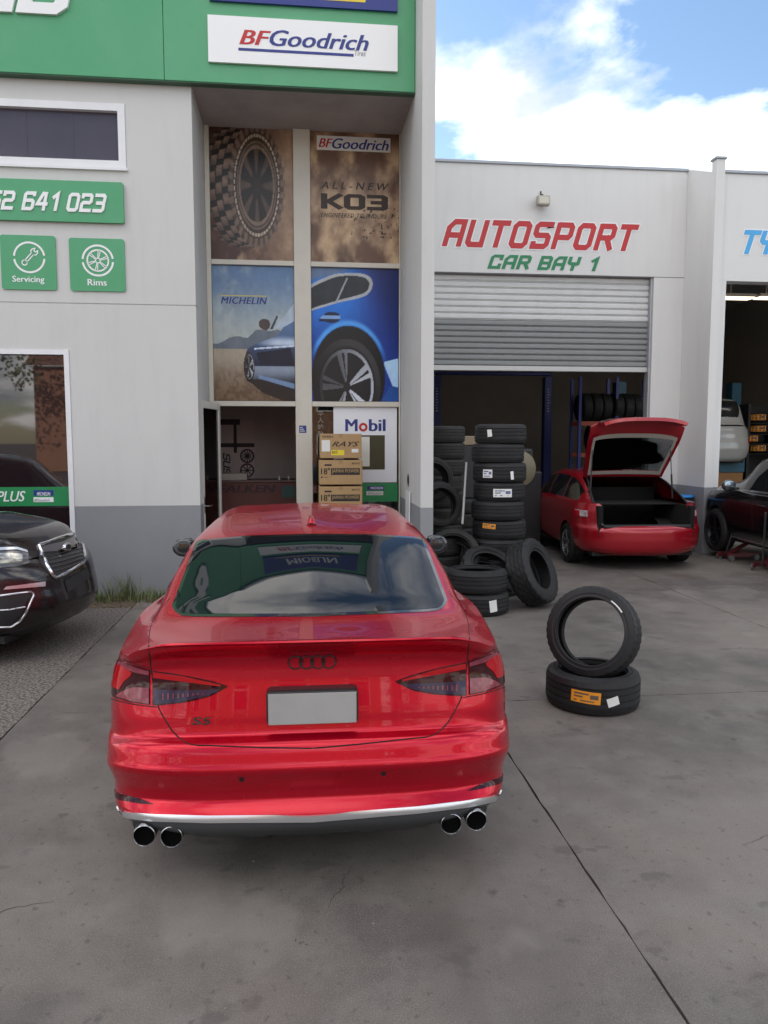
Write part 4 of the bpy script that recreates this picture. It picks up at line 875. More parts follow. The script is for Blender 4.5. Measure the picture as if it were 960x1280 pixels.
# wheel balancer: cream hood between stack and rack
p = aD(648, 586, 13.5); t = thing('wheel_balancer', (p.x, p.y, 0), 'cream and black wheel balancing machine behind the tall tyre stack', 'workshop machine')
cream = mat('machine_cream', (.25,.22,.14), .45, noise=(4,.4))
MB().lathe([(0,-.12),(.20,-.12),(.30,-.09),(.33,0),(.30,.09),(.2,.12),(0,.12)], 40, Matrix.Translation((p.x, p.y, p.z)) @ Matrix.Rotation(R(15),4,'Z') @ Matrix.Rotation(R(90),4,'X')).build('hood', cream, t, smooth=40)
MB().bbox((p.x-.05, p.y+.05, 0), (p.x+.45, p.y+.6, p.z-.05), .03).build('cabinet', blackpl, t)
MB().bbox((p.x-.3, p.y+.1, p.z+.12), (p.x+.3, p.y+.5, p.z+.36), .05).build('console', blackpl, t)
t = thing('tyre_crate', (aD(591,548,12.9).x, aD(591,548,12.9).y, 0), 'pale timber crate on a black stand glimpsed between the tall stacks', 'crate')
p = aD(586, 560, 13.2); z1_ = aD(586,545,13.2).z; MB().bbox((p.x-.3, p.y, z1_-.16), (p.x+.3, p.y+.5, z1_), .02).build('crate_body', mat('pale_timber',(.35,.27,.18),.8,noise=(8,.4)), t); MB().bbox((p.x-.28, p.y+.01, 0), (p.x+.28, p.y+.5, z1_-.161), .02).build('stand', blackpl, t)

# second bay: ceiling lamps, raised white car comes later, tyre display
lit = mat('lit_tube', (1,1,1), .5, emit=((1,.86,.6), .9))
for (x0, x1, yy, lab) in ((905, 943, 370, 'left'), (950, 1000, 370, 'right')):
    Yl = 15.2; a = aY(x0, yy, Yl); b = aY(x1, yy, Yl)
    t = thing('ceiling_lamp', ((a.x+b.x)/2, Yl, a.z), '%s lit ceiling lamp seen inside the second bay' % lab, 'lamp', 'lit ceiling lamps in the second bay')
    MB().box((a.x, Yl-.03, a.z-.03), (b.x, Yl+.25, a.z-.01)).build('tube', lit, t); MB().bbox((a.x-.02, Yl-.06, a.z-.008), (b.x+.02, Yl+.3, a.z+.05), .01).build('housing', inw, t)
    MB().tube([(a.x+.2, Yl+.1, a.z+.05), (a.x+.2, Yl+.1, 5.8)], .01).build('hanger', inw, t)
DY = 17.6; dxa = aY(926, 530, DY).x
t = thing('tyre_display', (dxa+.8, DY, 0), 'black display frame holding tyres with orange labels in the second bay', 'rack')
for x in (dxa, dxa+1.6): MB().box((x-.03, DY-.35, 0), (x+.03, DY+.35, aY(940, 506, DY).z)).build('side_frame', blackpl, t)
MB().box((dxa, DY+.36, .2), (dxa+1.6, DY+.38, aY(940, 506, DY).z)).build('back_panel', blackpl, t)
for k in range(4):
    for i in range(2):
        p = aY([948, 948, 938, 948][k]+i*40, [520, 534, 546, 558][k], DY)
        z = p.z-.04; MB().box((dxa+.03, DY-.3, z-.145), (dxa+1.57, DY+.3, z-.13)).build('shelf', blackpl, t) if i == 0 else None
        tyre('%s tyre with orange label in the %s column of the black display frame' % (['top', 'second', 'third', 'fourth'][k], ['left', 'right'][i]), (p.x, DY, z), (0,0,0), od=.62, w=.21, n=40, labels=[(camang(p), 0, .34, .13, label_o, 0)], group='tyres in the display frame')
# ================================================================ VEHICLES
def pchip(x, y):
    x = np.asarray(x, float); y = np.asarray(y, float); h = np.diff(x); d = np.diff(y)/h; n = len(x); m = np.zeros(n)
    for i in range(1, n-1):
        if d[i-1]*d[i] > 0: w1 = 2*h[i]+h[i-1]; w2 = h[i]+2*h[i-1]; m[i] = (w1+w2)/(w1/d[i-1]+w2/d[i])
    m[0], m[-1] = d[0], d[-1]
    def f(q):
        q = np.clip(np.asarray(q, float), x[0], x[-1]); i = np.clip(np.searchsorted(x, q)-1, 0, n-2); t = (q-x[i])/h[i]
        return (1+2*t)*(1-t)**2*y[i]+t*(1-t)**2*h[i]*m[i]+t*t*(3-2*t)*y[i+1]+t*t*(t-1)*h[i]*m[i+1]
    return f
class Body:
    def __init__(s, rows, ztop, taper, stations, Lr=.95, nr=2.9, Lf=1.0, nf=2.6, flares=(), axles=(), arch_r=.36, ye0=None):
        rows = np.array(rows, float); s.t = (rows[:,0]-rows[0,0])/(rows[-1,0]-rows[0,0]); s.zb = rows[0,0]; s.zt = rows[-1,0]
        s.W = pchip(s.t, rows[:,1]); s.yr = pchip(s.t, rows[:,2]); s.yf = pchip(s.t, rows[:,3])
        s.ztop = pchip(*zip(*ztop)); s.taper = pchip(*zip(*taper)); s.Lr, s.nr, s.Lf, s.nf = Lr, nr, Lf, nf; s.fl = flares; s.ax = axles; s.ar = arch_r
        st = np.array(stations, float); s.yc0, s.yc1 = st[0,0], st[-1,0]
        s.P = [pchip(st[:,0], st[:,k]) for k in range(1, 7)]       # y_e, zc, xr, zr, xg, zg
    def low(s, q, t):        # q 0..1 rear wrap, 1..2 side, 2..3 front wrap
        q, t = np.broadcast_arrays(np.asarray(q, float), np.asarray(t, float))
        W, yr, yf = s.W(t), s.yr(t), s.yf(t); a = np.clip(q, 0, 1)*PI/2; b = np.clip(3-q, 0, 1)*PI/2
        x = np.where(q <= 1, np.abs(np.sin(a))**(2/s.nr), np.where(q >= 2, np.abs(np.sin(b))**(2/s.nf), 1.))
        y = np.where(q <= 1, yr+s.Lr*(1-np.abs(np.cos(a))**(2/s.nr)), np.where(q >= 2, yf-s.Lf*(1-np.abs(np.cos(b))**(2/s.nf)), yr+s.Lr+(yf-s.Lf-yr-s.Lr)*(q-1)))
        x = x*W*s.taper(y); z = s.zb+t*(s.ztop(y)-s.zb)
        for (ya, zc_, amp, sy_, sz_) in s.fl: x = x+np.sign(x)*amp*np.exp(-((y-ya)/sy_)**2-((z-zc_)/sz_)**2)*np.clip((x-.3)/.4, 0, 1)
        return np.stack([x, y, z], -1)
    def q_of_y(s, y):        # on the top outline
        yr, yf = float(s.yr(1.)), float(s.yf(1.))
        if y < yr+s.Lr: return math.acos(max(0, 1-(y-yr)/s.Lr)**(s.nr/2))/(PI/2)
        if y > yf-s.Lf: return 3-math.acos(max(0, 1-(yf-y)/s.Lf)**(s.nf/2))/(PI/2)
        return 1+(y-yr-s.Lr)/(yf-s.Lf-yr-s.Lr)
    def row(s, yc, u):       # upper surface row; u 0..4
        ye, zc, xr, zr, xg, zg = (float(f(yc)) for f in s.P); E = s.low(s.q_of_y(ye), 1.); xe, ye, ze = E
        xg = min(xg, xe*.97); xr = min(xr, xg*.97)
        P = np.array([(-xr*.5, zc-.22*(zc-zr)), (0, zc), (xr*.55, zc-.25*(zc-zr)), (xr, zr), (xg, zg), (xe, ze), (xe+(xe-xg)*.7, ze-.05)])
        u = np.asarray(u, float); i = np.clip(u.astype(int), 0, 3); t = u-i; out = []
        p0, p1, p2, p3 = P[i], P[i+1], P[i+2], P[i+3]; t = t[:, None]
        tn = .5; XZ = (2*p1+(-p0+p2)*t*tn*2+(2*p0-5*p1+4*p2-p3)*t*t+(-p0+3*p1-3*p2+p3)*t**3)*.5
        # tighter tangents: blend with straight chords to keep the glass flat
        XZ = XZ*.55+(p1+(p2-p1)*t)*.45
        x = XZ[:, 0]; r = np.clip(x/xe, 0, 1)
        L_, n_ = (s.Lr, s.nr) if yc < (s.yc0+s.yc1)/2 else (s.Lf, s.nf); E0 = s.low(s.q_of_y(float(s.P[0](s.yc0 if n_ is s.nr else s.yc1))), 1.)[0]/float(s.W(1.))
        g_ = (1-np.maximum(0, 1-(r*E0)**n_)**(1/n_)); g1 = (1-max(0, 1-E0**n_)**(1/n_)); g_ = g_/g1
        return np.stack([x, yc+(ye-yc)*g_, XZ[:, 1]], -1)
    def up(s, yc, u): return np.array([s.row(a, np.atleast_1d(b))[0] for a, b in zip(np.ravel(yc), np.ravel(u))])
    def upgrid(s, ycs, us): return np.array([s.row(a, us) for a in ycs])
    def build(s, nq=(26,64,26), nt=44, ny=90, nu=7, keep_low=None, keep_up=None):
        q = np.concatenate([np.linspace(0,1,nq[0]), np.linspace(1,2,nq[1])[1:], np.linspace(2,3,nq[2])[1:]]); t = np.linspace(0, 1, nt)
        G = np.array([s.low(q, tt) for tt in t]); flat = G.reshape(-1, 3)
        for ya, za in s.ax:      # snap vertices to the wheel-arch circle
            d = np.hypot(flat[:,1]-ya, flat[:,2]-za); k = (np.abs(d-s.ar) < .024) & (np.abs(flat[:,0]) > .45)
            flat[k,1] = ya+(flat[k,1]-ya)*s.ar/d[k]; flat[k,2] = za+(flat[k,2]-za)*s.ar/d[k]
        b = G.shape[1]; F = [(i*b+j, i*b+j+1, (i+1)*b+j+1, (i+1)*b+j) for i in range(G.shape[0]-1) for j in range(b-1)]
        c = np.array([flat[list(f)].mean(0) for f in F]); ok = np.ones(len(F), bool)
        for ya, za in s.ax: ok &= ~((np.hypot(c[:,1]-ya, c[:,2]-za) < s.ar-.001) & (np.abs(c[:,0]) > .45))
        if keep_low: ok &= keep_low(c)
        F = [f for f, o in zip(F, ok) if o]; mb = MB(); mb.add([tuple(p) for p in flat], F); mb.add([(-p[0], p[1], p[2]) for p in flat], [f[::-1] for f in F])
        us = np.concatenate([np.linspace(k, k+1, nu, endpoint=False) for k in range(4)]+[[4.]]); ycs = np.linspace(s.yc0, s.yc1, ny)
        G = s.upgrid(ycs, us); b = G.shape[1]; flat = G.reshape(-1, 3); F = [(i*b+j, (i+1)*b+j, (i+1)*b+j+1, i*b+j+1) for i in range(ny-1) for j in range(b-1)]
        if keep_up: c = np.array([flat[list(f)].mean(0) for f in F]); k = keep_up(c); F = [f for f, o in zip(F, k) if o]
        F = [f[::-1] for f in F]
        mb.add([tuple(p) for p in flat], F); mb.add([(-p[0], p[1], p[2]) for p in flat], [f[::-1] for f in F]); return mb
def skirt(G, off, N, depth=.006):
    """lift grid G along normals N by off and add a skirt that dips under the skin"""
    G = np.asarray(G, float); N = np.asarray(N, float); O = G+N*off; I = G-N*depth; a, b = G.shape[:2]; H = np.zeros((a+2, b+2, 3)); H[1:-1, 1:-1] = O
    H[0,1:-1] = I[0]; H[-1,1:-1] = I[-1]; H[1:-1,0] = I[:,0]; H[1:-1,-1] = I[:,-1]; H[0,0] = I[0,0]; H[0,-1] = I[0,-1]; H[-1,0] = I[-1,0]; H[-1,-1] = I[-1,-1]; return H
def grid_normals(G, outward):
    G = np.asarray(G, float); du = np.gradient(G, axis=1); dv = np.gradient(G, axis=0); n = np.cross(du, dv); n /= np.maximum(1e-9, np.linalg.norm(n, axis=-1, keepdims=True))
    s_ = np.sign((n*np.asarray(outward, float)).sum(-1, keepdims=True)); s_[s_ == 0] = 1; return n*s_
def resample(P, n):
    P = np.array(P, float); d = np.concatenate([[0], np.cumsum(np.linalg.norm(np.diff(P, axis=0), axis=1))]); q = np.linspace(0, d[-1], n)
    return np.stack([np.interp(q, d, P[:, k]) for k in range(P.shape[1])], -1)
class Car:
    def __init__(s, root, M, body_mb):
        s.root = root; s.M = M; s.I = M.inverted(); s.bvh = BVHTree.FromPolygons([Vector(v) for v in body_mb.v], body_mb.f); s.o = s.I @ CP
    def hit(s, px, py):
        d = (s.I.to_3x3() @ ray(px, py)).normalized(); h = s.bvh.ray_cast(s.o, d)
        if h[0] is None:
            best = None
            for k in np.linspace(2, 14, 60):
                r = s.bvh.find_nearest(s.o+d*k)
                if r[0] is not None and (best is None or r[3] < best[3]): best = r
            h = best
        n = h[1]; n = -n if n.dot(d) > 0 else n
        return h[0], n
    def grid(s, lo, hi, n=24, m=8):
        A, B = resample(lo, n), resample(hi, n); G = np.zeros((m, n, 3)); NN = np.zeros((m, n, 3))
        for i in range(m):
            for j in range(n):
                p, q = s.hit(*(A[j]+(B[j]-A[j])*i/(m-1))); G[i,j] = p; NN[i,j] = q
        for _ in range(2): NN[1:-1] = (NN[:-2]+NN[1:-1]*2+NN[2:])/4; NN[:,1:-1] = (NN[:,:-2]+NN[:,1:-1]*2+NN[:,2:])/4
        NN /= np.linalg.norm(NN, axis=-1, keepdims=True); return G, NN
    def patch(s, name, lo, hi, m, off=.003, n=24, k=8, mirror=True, parent=None, both=True):
        G, NN = s.grid(lo, hi, n, k); H = skirt(G, off, NN); out = []
        for sg in ((1, -1) if mirror else (1,)):
            Q = H.copy(); Q[..., 0] *= sg; out.append(MB().grid(Q, sg < 0).build(name, m, parent or s.root, smooth=50, local=True, fixn=False))
        return out
    def line(s, name, pts, r, m, mirror=True, n=60, sink=0., smooth=True, parent=None):
        P = resample(spl(pts, 6, False) if smooth and len(pts) > 2 else pts, n); L3 = [(h[0]-h[1]*sink) for h in (s.hit(*p) for p in P)]; mb = MB()
        if mirror: MB().tube([Vector((-p.x, p.y, p.z)) for p in L3], r, 6).build(name, m, parent or s.root, smooth=60, local=True)
        return mb.tube(L3, r, 6).build(name, m, parent or s.root, smooth=60, local=True)
def wheel(root, x, y, z, side, tr=.33, rr=.24, w=.23, m_rim=None, ns=5, name='wheel', steer=0.):
    M = Matrix.Translation((x, y, z)) @ Matrix.Rotation(steer, 4, 'Z') @ Matrix.Rotation(R(90)*side, 4, 'Y')
    me = tyre_mesh(tr*2, w, rr*2, 0, 56); o = bpy.data.objects.new(name, me); link(o); o.parent = root; o.matrix_basis = M
    mb = MB(); mb.lathe([(rr+.004, w*.45), (rr-.012, w*.47), (rr-.03, w*.35), (rr-.035, -.02), (0.02, -.03)], 48)
    mb.build('rim_barrel', mat('rim_dark',(.03,.03,.032),.4,.6), o, smooth=40, local=True)
    mb = MB()
    for k in range(ns):
        for da in (-.13, .13):
            a = 2*PI*k/ns; c0 = Vector((math.cos(a+da*.6)*.05, math.sin(a+da*.6)*.05, w*.32)); c1 = Vector((math.cos(a+da)*(rr-.01), math.sin(a+da)*(rr-.01), w*.42)); mb.tube([c0, c1], [.022, .013], 6)
    mb.lathe([(0, w*.40), (.055, w*.38), (.06, w*.25)], 24); mb.lathe([(rr-.03, w*.40), (rr-.018, w*.475), (rr+.0, w*.46)], 48)
    mb.build('rim', m_rim or mat('alloy',(.45,.46,.48),.25,1.), o, smooth=40, local=True)
    return o
def set_root(t, M):
    t.matrix_basis = M
under = mat('underbody', (.012,.012,.012), .8)
def chassis(root, W, y0, y1, axles, r, z=.2):
    MB().box((-W, y0, z), (W, y1, z+.06)).build('underbody', under, root, local=True)
    for k, (ya, za) in enumerate(axles):
        for sx in (-1, 1):
            G = [[(sx*(W+.12-dx), ya+(r+.02)*math.cos(a), za+(r+.02)*math.sin(a)) for a in np.linspace(-.35, PI+.35, 20)] for dx in (0, .42)]
            MB().grid(G).build('arch_liner', under, root, local=True)

# ---------------------------------------------------------------- red coupe in front
M = Matrix.Translation((.046, 3.13, 0)) @ Matrix.Rotation(R(-1.0), 4, 'Z')
coupe = thing('red_coupe', (0,0,0), 'bright red fastback coupe with dark rear window and four round tailpipes, in front', 'car')
rows = [(.20,.753,.12,4.58),(.235,.814,.075,4.66),(.27,.860,.03,4.70),(.30,.888,.008,4.72),(.325,.896,.003,4.73),(.345,.901,.002,4.73),(.355,.903,.008,4.73),(.39,.910,.032,4.72),(.405,.912,.040,4.72),(.43,.914,.040,4.72),(.50,.924,.016,4.72),(.535,.930,.001,4.72),
        (.548,.932,.000,4.71),(.562,.932,.006,4.71),(.625,.931,.026,4.70),(.645,.930,.036,4.70),(.655,.929,.050,4.69),(.675,.929,.082,4.69),(.70,.930,.090,4.68),(.76,.931,.100,4.66),(.85,.928,.118,4.60),(.93,.916,.132,4.52),(.99,.901,.136,4.42),(1.03,.888,.120,4.33),(1.05,.875,.070,4.28),(1.07,.865,.050,4.22)]
ztop = [(0,1.075),(.06,1.068),(.13,1.04),(.22,.99),(.40,.985),(.9,1.035),(1.5,1.01),(2.5,.985),(3.4,.955),(3.9,.90),(4.3,.80),(4.75,.68)]
taper = [(-.2,1),(.3,.995),(.6,1.0),(1.1,1.0),(2.3,.985),(3.4,.985),(3.9,.985),(4.8,.95)]
stations = [ # yc, y_e, zc, xr, zr, xg, zg
 (.050,.13,1.075,.36,1.074,.56,1.068), (.075,.155,1.070,.36,1.068,.56,1.060), (.13,.21,1.062,.42,1.060,.62,1.050),(.25,.34,1.066,.50,1.060,.70,1.042),(.40,.52,1.072,.62,1.062,.77,1.035),(.48,.62,1.082,.66,1.066,.79,1.04),(.70,.82,1.163,.72,1.115,.80,1.04),(.95,1.03,1.255,.725,1.19,.80,1.035),
 (1.15,1.2,1.325,.705,1.26,.80,1.02),(1.32,1.35,1.376,.69,1.315,.80,1.01),(1.5,1.5,1.405,.675,1.345,.80,1.005),(1.8,1.8,1.435,.65,1.375,.80,1.0),(2.1,2.1,1.452,.63,1.395,.80,.995),(2.5,2.5,1.455,.61,1.41,.80,.985),(2.8,2.8,1.44,.60,1.395,.80,.98),(3.05,3.05,1.39,.60,1.34,.80,.975),
 (3.5,3.45,1.17,.66,1.12,.80,.965),(3.75,3.65,1.03,.70,1.0,.78,.96),(4.1,3.85,.955,.5,.95,.7,.93),(4.22,3.95,.93,.45,.925,.65,.915)]
AX = [(1.02,.335),(3.84,.335)]
B = Body(rows, ztop, taper, stations, .55, 4.0, 1.0, 2.5, flares=[(1.02,.80,.018,.45,.25)], axles=AX, arch_r=.365)
bmb = B.build(nq=(44,70,26), nt=120, ny=120, nu=8); C1 = Car(coupe, M, bmb)
bmb.build('body', redpaint, coupe, smooth=42, local=True)
chassis(coupe, .70, .25, 4.4, AX, .365)
for ya, za in AX:
    for sx in (-1, 1): wheel(coupe, sx*.80, ya, .335, sx, .335, .245, .25)
# rear window
lo = [(219.5,757),(222,763),(228,766.5),(245,767.5),(300,768),(388,767.5)]; hi = [(248,679.5),(250,678.3),(253,677.6),(262,676.4),(310,672.4),(388,670)]
def coupe_full(name, lo, hi, m, off, n, k, parent=None):
    G, NN = C1.grid(lo, hi, n, k); G2 = G[:, ::-1].copy(); G2[..., 0] *= -1; N2 = NN[:, ::-1].copy(); N2[..., 0] *= -1
    G[:, -1, 0] = 0; G = np.concatenate([G, G2[:, 1:]], 1); NN = np.concatenate([NN, N2[:, 1:]], 1)
    return MB().grid(skirt(G, off, NN)).build(name, m, parent or coupe, smooth=60, local=True)
rwn = coupe_full('rear_window', lo, hi, tint, .004, 26, 14)
coupe_full('window_border', [(215,757),(219,766),(228,770),(245,771),(300,771.2),(388,771)], [(245,677.5),(247,675.8),(251,675),(262,674),(310,669.8),(388,667.5)], glossblk, .0022, 26, 14, rwn)
# side windows
for sg in (-1, 1):
    for ya, yb in ((.95, 1.95), (2.0, 3.25)):
        G = B.upgrid(np.linspace(ya, yb, 16), np.array([2.12, 2.3, 2.5, 2.7, 2.9])); G[..., 0] *= sg
        MB().grid(skirt(G, .003, grid_normals(G, (sg, 0, .3)))).build('side_window', sideglass, coupe, smooth=60, local=True)
G = B.upgrid(np.linspace(2.95, 3.66, 12), np.linspace(-1.9, 1.9, 2)) if False else np.concatenate([B.upgrid(np.linspace(2.95, 3.66, 12), np.linspace(0, 1.9, 10))[:, ::-1]*np.array([-1,1,1]), B.upgrid(np.linspace(2.95, 3.66, 12), np.linspace(0, 1.9, 10))[:, 1:]], 1)
MB().grid(skirt(G, .003, grid_normals(G, (0, 1, .6)))).build('windscreen', sideglass, coupe, smooth=60, local=True)
# tail lights: outer unit on the wing, inner unit on the boot lid
lensd = mat('lamp_dark_red', (.045,.002,.006), .05, spec=.35, noise=(18,.5,(.012,.001,.003))); lensr = mat('lamp_red', (.40,.004,.010), .06, spec=.35); lensc = mat('lamp_pale', (.26,.05,.07), .08, spec=.5, noise=(40,.8,(.16,.02,.04)))
lensp = mat('lamp_smoke', (.035,.020,.05), .07, spec=.35)
for nm, lo, hi in (('tail_light', [(136,860),(142,871),(165,878),(187.5,881)], [(139,835),(146,824.5),(165,831),(187.5,837.5)]), ('tail_light', [(191,881.5),(198,882),(235,877.5),(262,871),(284,859)], [(191,838.3),(212,841),(240,846),(266,851.5),(284,857)])):
    T = C1.patch(nm, lo, hi, lensd, .004, 22, 10)
    for k, tl in enumerate(T):
        sg = 1 if k == 0 else -1
        def sub(name, lo2, hi2, m, off=.0065):
            G, NN = C1.grid(lo2, hi2, 16, 5); H = skirt(G, off, NN, -.004); H[..., 0] *= sg; MB().grid(H).build(name, m, tl, smooth=50, local=True)
        if lo[0][0] < 150:
            sub('lens_strip', [(148,832),(168,840),(187,844)], [(149,826),(168,833),(187,838.8)], lensc)
            sub('lens_strip', [(141,858),(150,862),(156,852),(164,845)], [(141,838),(147,829),(156,833),(166,841)], lensr)
            sub('lens_strip', [(146,870),(166,876.5),(187,879.5)], [(152,865),(166,859),(187,859.5)], lensc)
        else:
            sub('lens_strip', [(192,847),(230,852),(276,858)], [(192,840),(230,845.2),(276,855.8)], lensr)
            sub('lens_strip', [(193,880),(222,878),(262,869)], [(193,862),(222,863),(276,861.5)], lensp)
            for q_ in range(9): x = 204+q_*6.2; sub('led_line', [(x,875-(q_*.9)),(x+1.6,875-(q_*.9))], [(x,866.5),(x+1.6,866.5)], lensc, .008)
shut = mat('shut_line', (.01,.002,.003), .8)
C1.line('shut_line', [(185.5,806),(188,828),(190,845),(193,866),(198,884),(206,899),(215,913),(225,923),(234,929),(246,931.5),(262,932)], .0035, shut, sink=.0012)
mb_l = [(262,932),(330,934.5),(390.5,935.5)]; C1.line('shut_line', mb_l, .0035, shut, sink=.0012, smooth=False)
C1.line('shut_line', [(186,804),(188,785),(196,768),(212,748)], .0025, shut, sink=.001)
C1.line('shut_line', [(137,873),(165,880),(196,884)], .0025, shut, sink=.001)
C1.line('shut_line', [(146,822.5),(165,829),(187,835.5)], .0025, shut, sink=.001)
# slim lip spoiler
P = []
for x in np.linspace(0, .70, 26):
    q_ = math.asin(min(1, (x/float(B.W(1.))))**(B.nr/2))/(PI/2); e = B.low(q_, 1.)
    P.append(e)
P = np.array(P); P = np.concatenate([P[::-1]*np.array([-1,1,1]), P[1:]])
G = np.array([P+np.array([0,.055,.002]), P+np.array([0,.03,.010]), P+np.array([0,.004,.017]), P+np.array([0,-.014,.017]), P+np.array([0,-.017,.010]), P+np.array([0,-.006,.0]), P+np.array([0,.03,-.014])])
fade = np.clip((.70-np.abs(P[:,0]))/.08, .15, 1); G = P[None]+(G-P[None])*fade[None,:,None]
MB().grid(G).build('spoiler', redpaint, coupe, smooth=50, local=True)
# lower trim
sil = mat('silver_trim', (.72,.73,.75), .3, .85)
lo = [(139,1018),(165,1021.5),(193,1025),(260,1027),(330,1026.5),(388,1026)]; hi = [(137,1012),(165,1015),(193,1018),(260,1020),(330,1019.3),(388,1018.8)]
coupe_full('trim_strip', lo, hi, sil, .012, 30, 5)
lo = [(146,1034),(165,1043),(193,1046),(235,1043),(262,1044),(330,1047),(388,1047)]; hi = [(141,1019),(165,1022.5),(193,1026),(260,1028),(300,1028),(330,1027.5),(388,1027)]
coupe_full('diffuser', lo, hi, mat('diffuser_plastic',(.045,.047,.05),.5), .008, 34, 8)
C1.patch('reflector', [(136,993),(150,1000),(175,1004.5),(191,1005.5)], [(135.5,987),(150,991.5),(175,998),(191,1004.5)], lensd, .003, 16, 4)
# exhaust tips in dark surrounds
for px, py in ((180,1045), (214,1046.5)):
    h, _n = C1.hit(px, 1034); d = (C1.I.to_3x3() @ ray(px, py)).normalized(); yy = .030; p = C1.o+d*((yy-C1.o.y)/d.y)
    for sg in (1, -1):
        Mx = Matrix.Translation((sg*p.x, yy, p.z)) @ Matrix.Rotation(R(90), 4, 'X')
        e = MB().lathe([(.041,-.10),(.041,-.002),(.044,.002),(.047,0),(.048,-.03),(.047,-.14)], 40, Mx).build('tailpipe', mat('dark_chrome',(.35,.35,.36),.2,1.), coupe, smooth=50, local=True)
        MB().lathe([(0,-.022),(.0415,-.022)], 32, Mx).build('bore', dark_m, e, local=True)
        if px < 200: MB().bbox((sg*p.x-.065*sg, .078, p.z-.012), (sg*p.x+.19*sg, .34, p.z+.07), .03).build('exhaust_surround', blackpl, coupe, local=True)
# number plate (blank), four-ring emblem, badge
cx, _ = C1.hit(388, 880); yy = .045
MB().bbox((-.196, .056, cx.z-.077), (.196, .17, cx.z+.077), .02).build('plate_recess', blackpl, coupe, local=True)
MB().bbox((-.186, .050, cx.z-.067), (.186, .0545, cx.z+.067), .0015).build('number_plate', mat('plate_pale',(.36,.35,.34),.4,noise=(6,.2)), coupe, local=True)
h, _ = C1.hit(388, 827); mb = MB()
for k in range(4):
    cc = -.072+k*.048
    P = []
    for a in range(25): x = cc+.030*math.cos(2*PI*a/24); z = h.z+.030*math.sin(2*PI*a/24); d = C1.bvh.ray_cast(Vector((x, -1, z)), Vector((0,1,0)))[0]; P.append((x, d.y-.004, z))
    mb.tube(P, .004, 6, False)
mb.build('ring_emblem', glossblk, coupe, smooth=60, local=True)
def badge(s, px0, py0, px1, py1, m, sh_=.15, off=.018):
    V, F = text2d(s, sh_, min(off, .018)); V = V[:, :2]; lo_, hi_ = V.min(0), V.max(0); T = (V-lo_)/(hi_-lo_); P = []
    for a, b in T: p_, n_ = C1.hit(px0+(px1-px0)*a, py1+(py0-py1)*b); P.append(p_+n_*.004)
    MB().add(P, [tuple(f) for f in F]).build('badge', m, coupe, local=True)
badge('S5', 240, 896.5, 264, 906, glossblk)
C1.patch('badge', [(233.5,906),(237.5,906)], [(236,896.5),(240,896.5)], redp_m, .004, 3, 3, mirror=False)
C1.patch('parking_sensor', [(299,977),(305,977)], [(299,971.5),(305,971.5)], MATS['shut_line'], .0005, 4, 4)
# shark fin aerial
h, _ = C1.hit(391, 655)
mb = MB(); G = []
for t_ in np.linspace(0, 1, 10):
    yy = h.y-.03+t_*.17; hh_ = .055*math.sin(PI*min(1, (1-t_)*.9+.1)*.5)**1 if t_ > .08 else .03*t_/.08; hh_ = .026*(1-t_)**.8*(min(1, t_/.12)**.5); wv = .026*(1-.4*t_)
    G.append([(-wv*1.6, yy, h.z-.012+.16*t_*0), (-wv, yy, h.z+.002+t_*.03), (-wv*.35, yy+hh_*.1, h.z+hh_+.01+t_*.03), (wv*.35, yy+hh_*.1, h.z+hh_+.01+t_*.03), (wv, yy, h.z+.002+t_*.03), (wv*1.6, yy, h.z-.012)])
mb.grid(G).build('roof_aerial', redpaint, coupe, smooth=60, local=True)
# door mirrors
for sg in (-1, 1):
    bm = bmesh.new(); bmesh.ops.create_uvsphere(bm, u_segments=24, v_segments=14, radius=1)
    for v in bm.verts: v.co = Vector((math.copysign(abs(v.co.x)**.7, v.co.x)*.088, v.co.y*(.12 if v.co.y > 0 else .03), math.copysign(abs(v.co.z)**.8, v.co.z)*.075*(1-.25*v.co.x*sg)))
    mm = MB().bm(bm, Matrix.Translation((sg*1.01, 3.02, 1.075))).build('door_mirror', redpaint if False else glossblk, coupe, smooth=60, local=True)
    MB().bbox((sg*.86, 3.03, 1.0), (sg*.95, 3.08, 1.05), .01).build('mirror_stalk', glossblk, mm, local=True)
    MB().lathe([(0,0),(1,0),(.97,-.06)], 28, Matrix.Translation((sg*1.01, 2.993, 1.075)) @ Matrix.Rotation(R(90),4,'X') @ Matrix.Diagonal((.068,.053,.05,1))).build('mirror_glass', mat('mirror_dark',(.16,.18,.22),.08,1.), mm, smooth=30, local=True)
set_root(coupe, M)

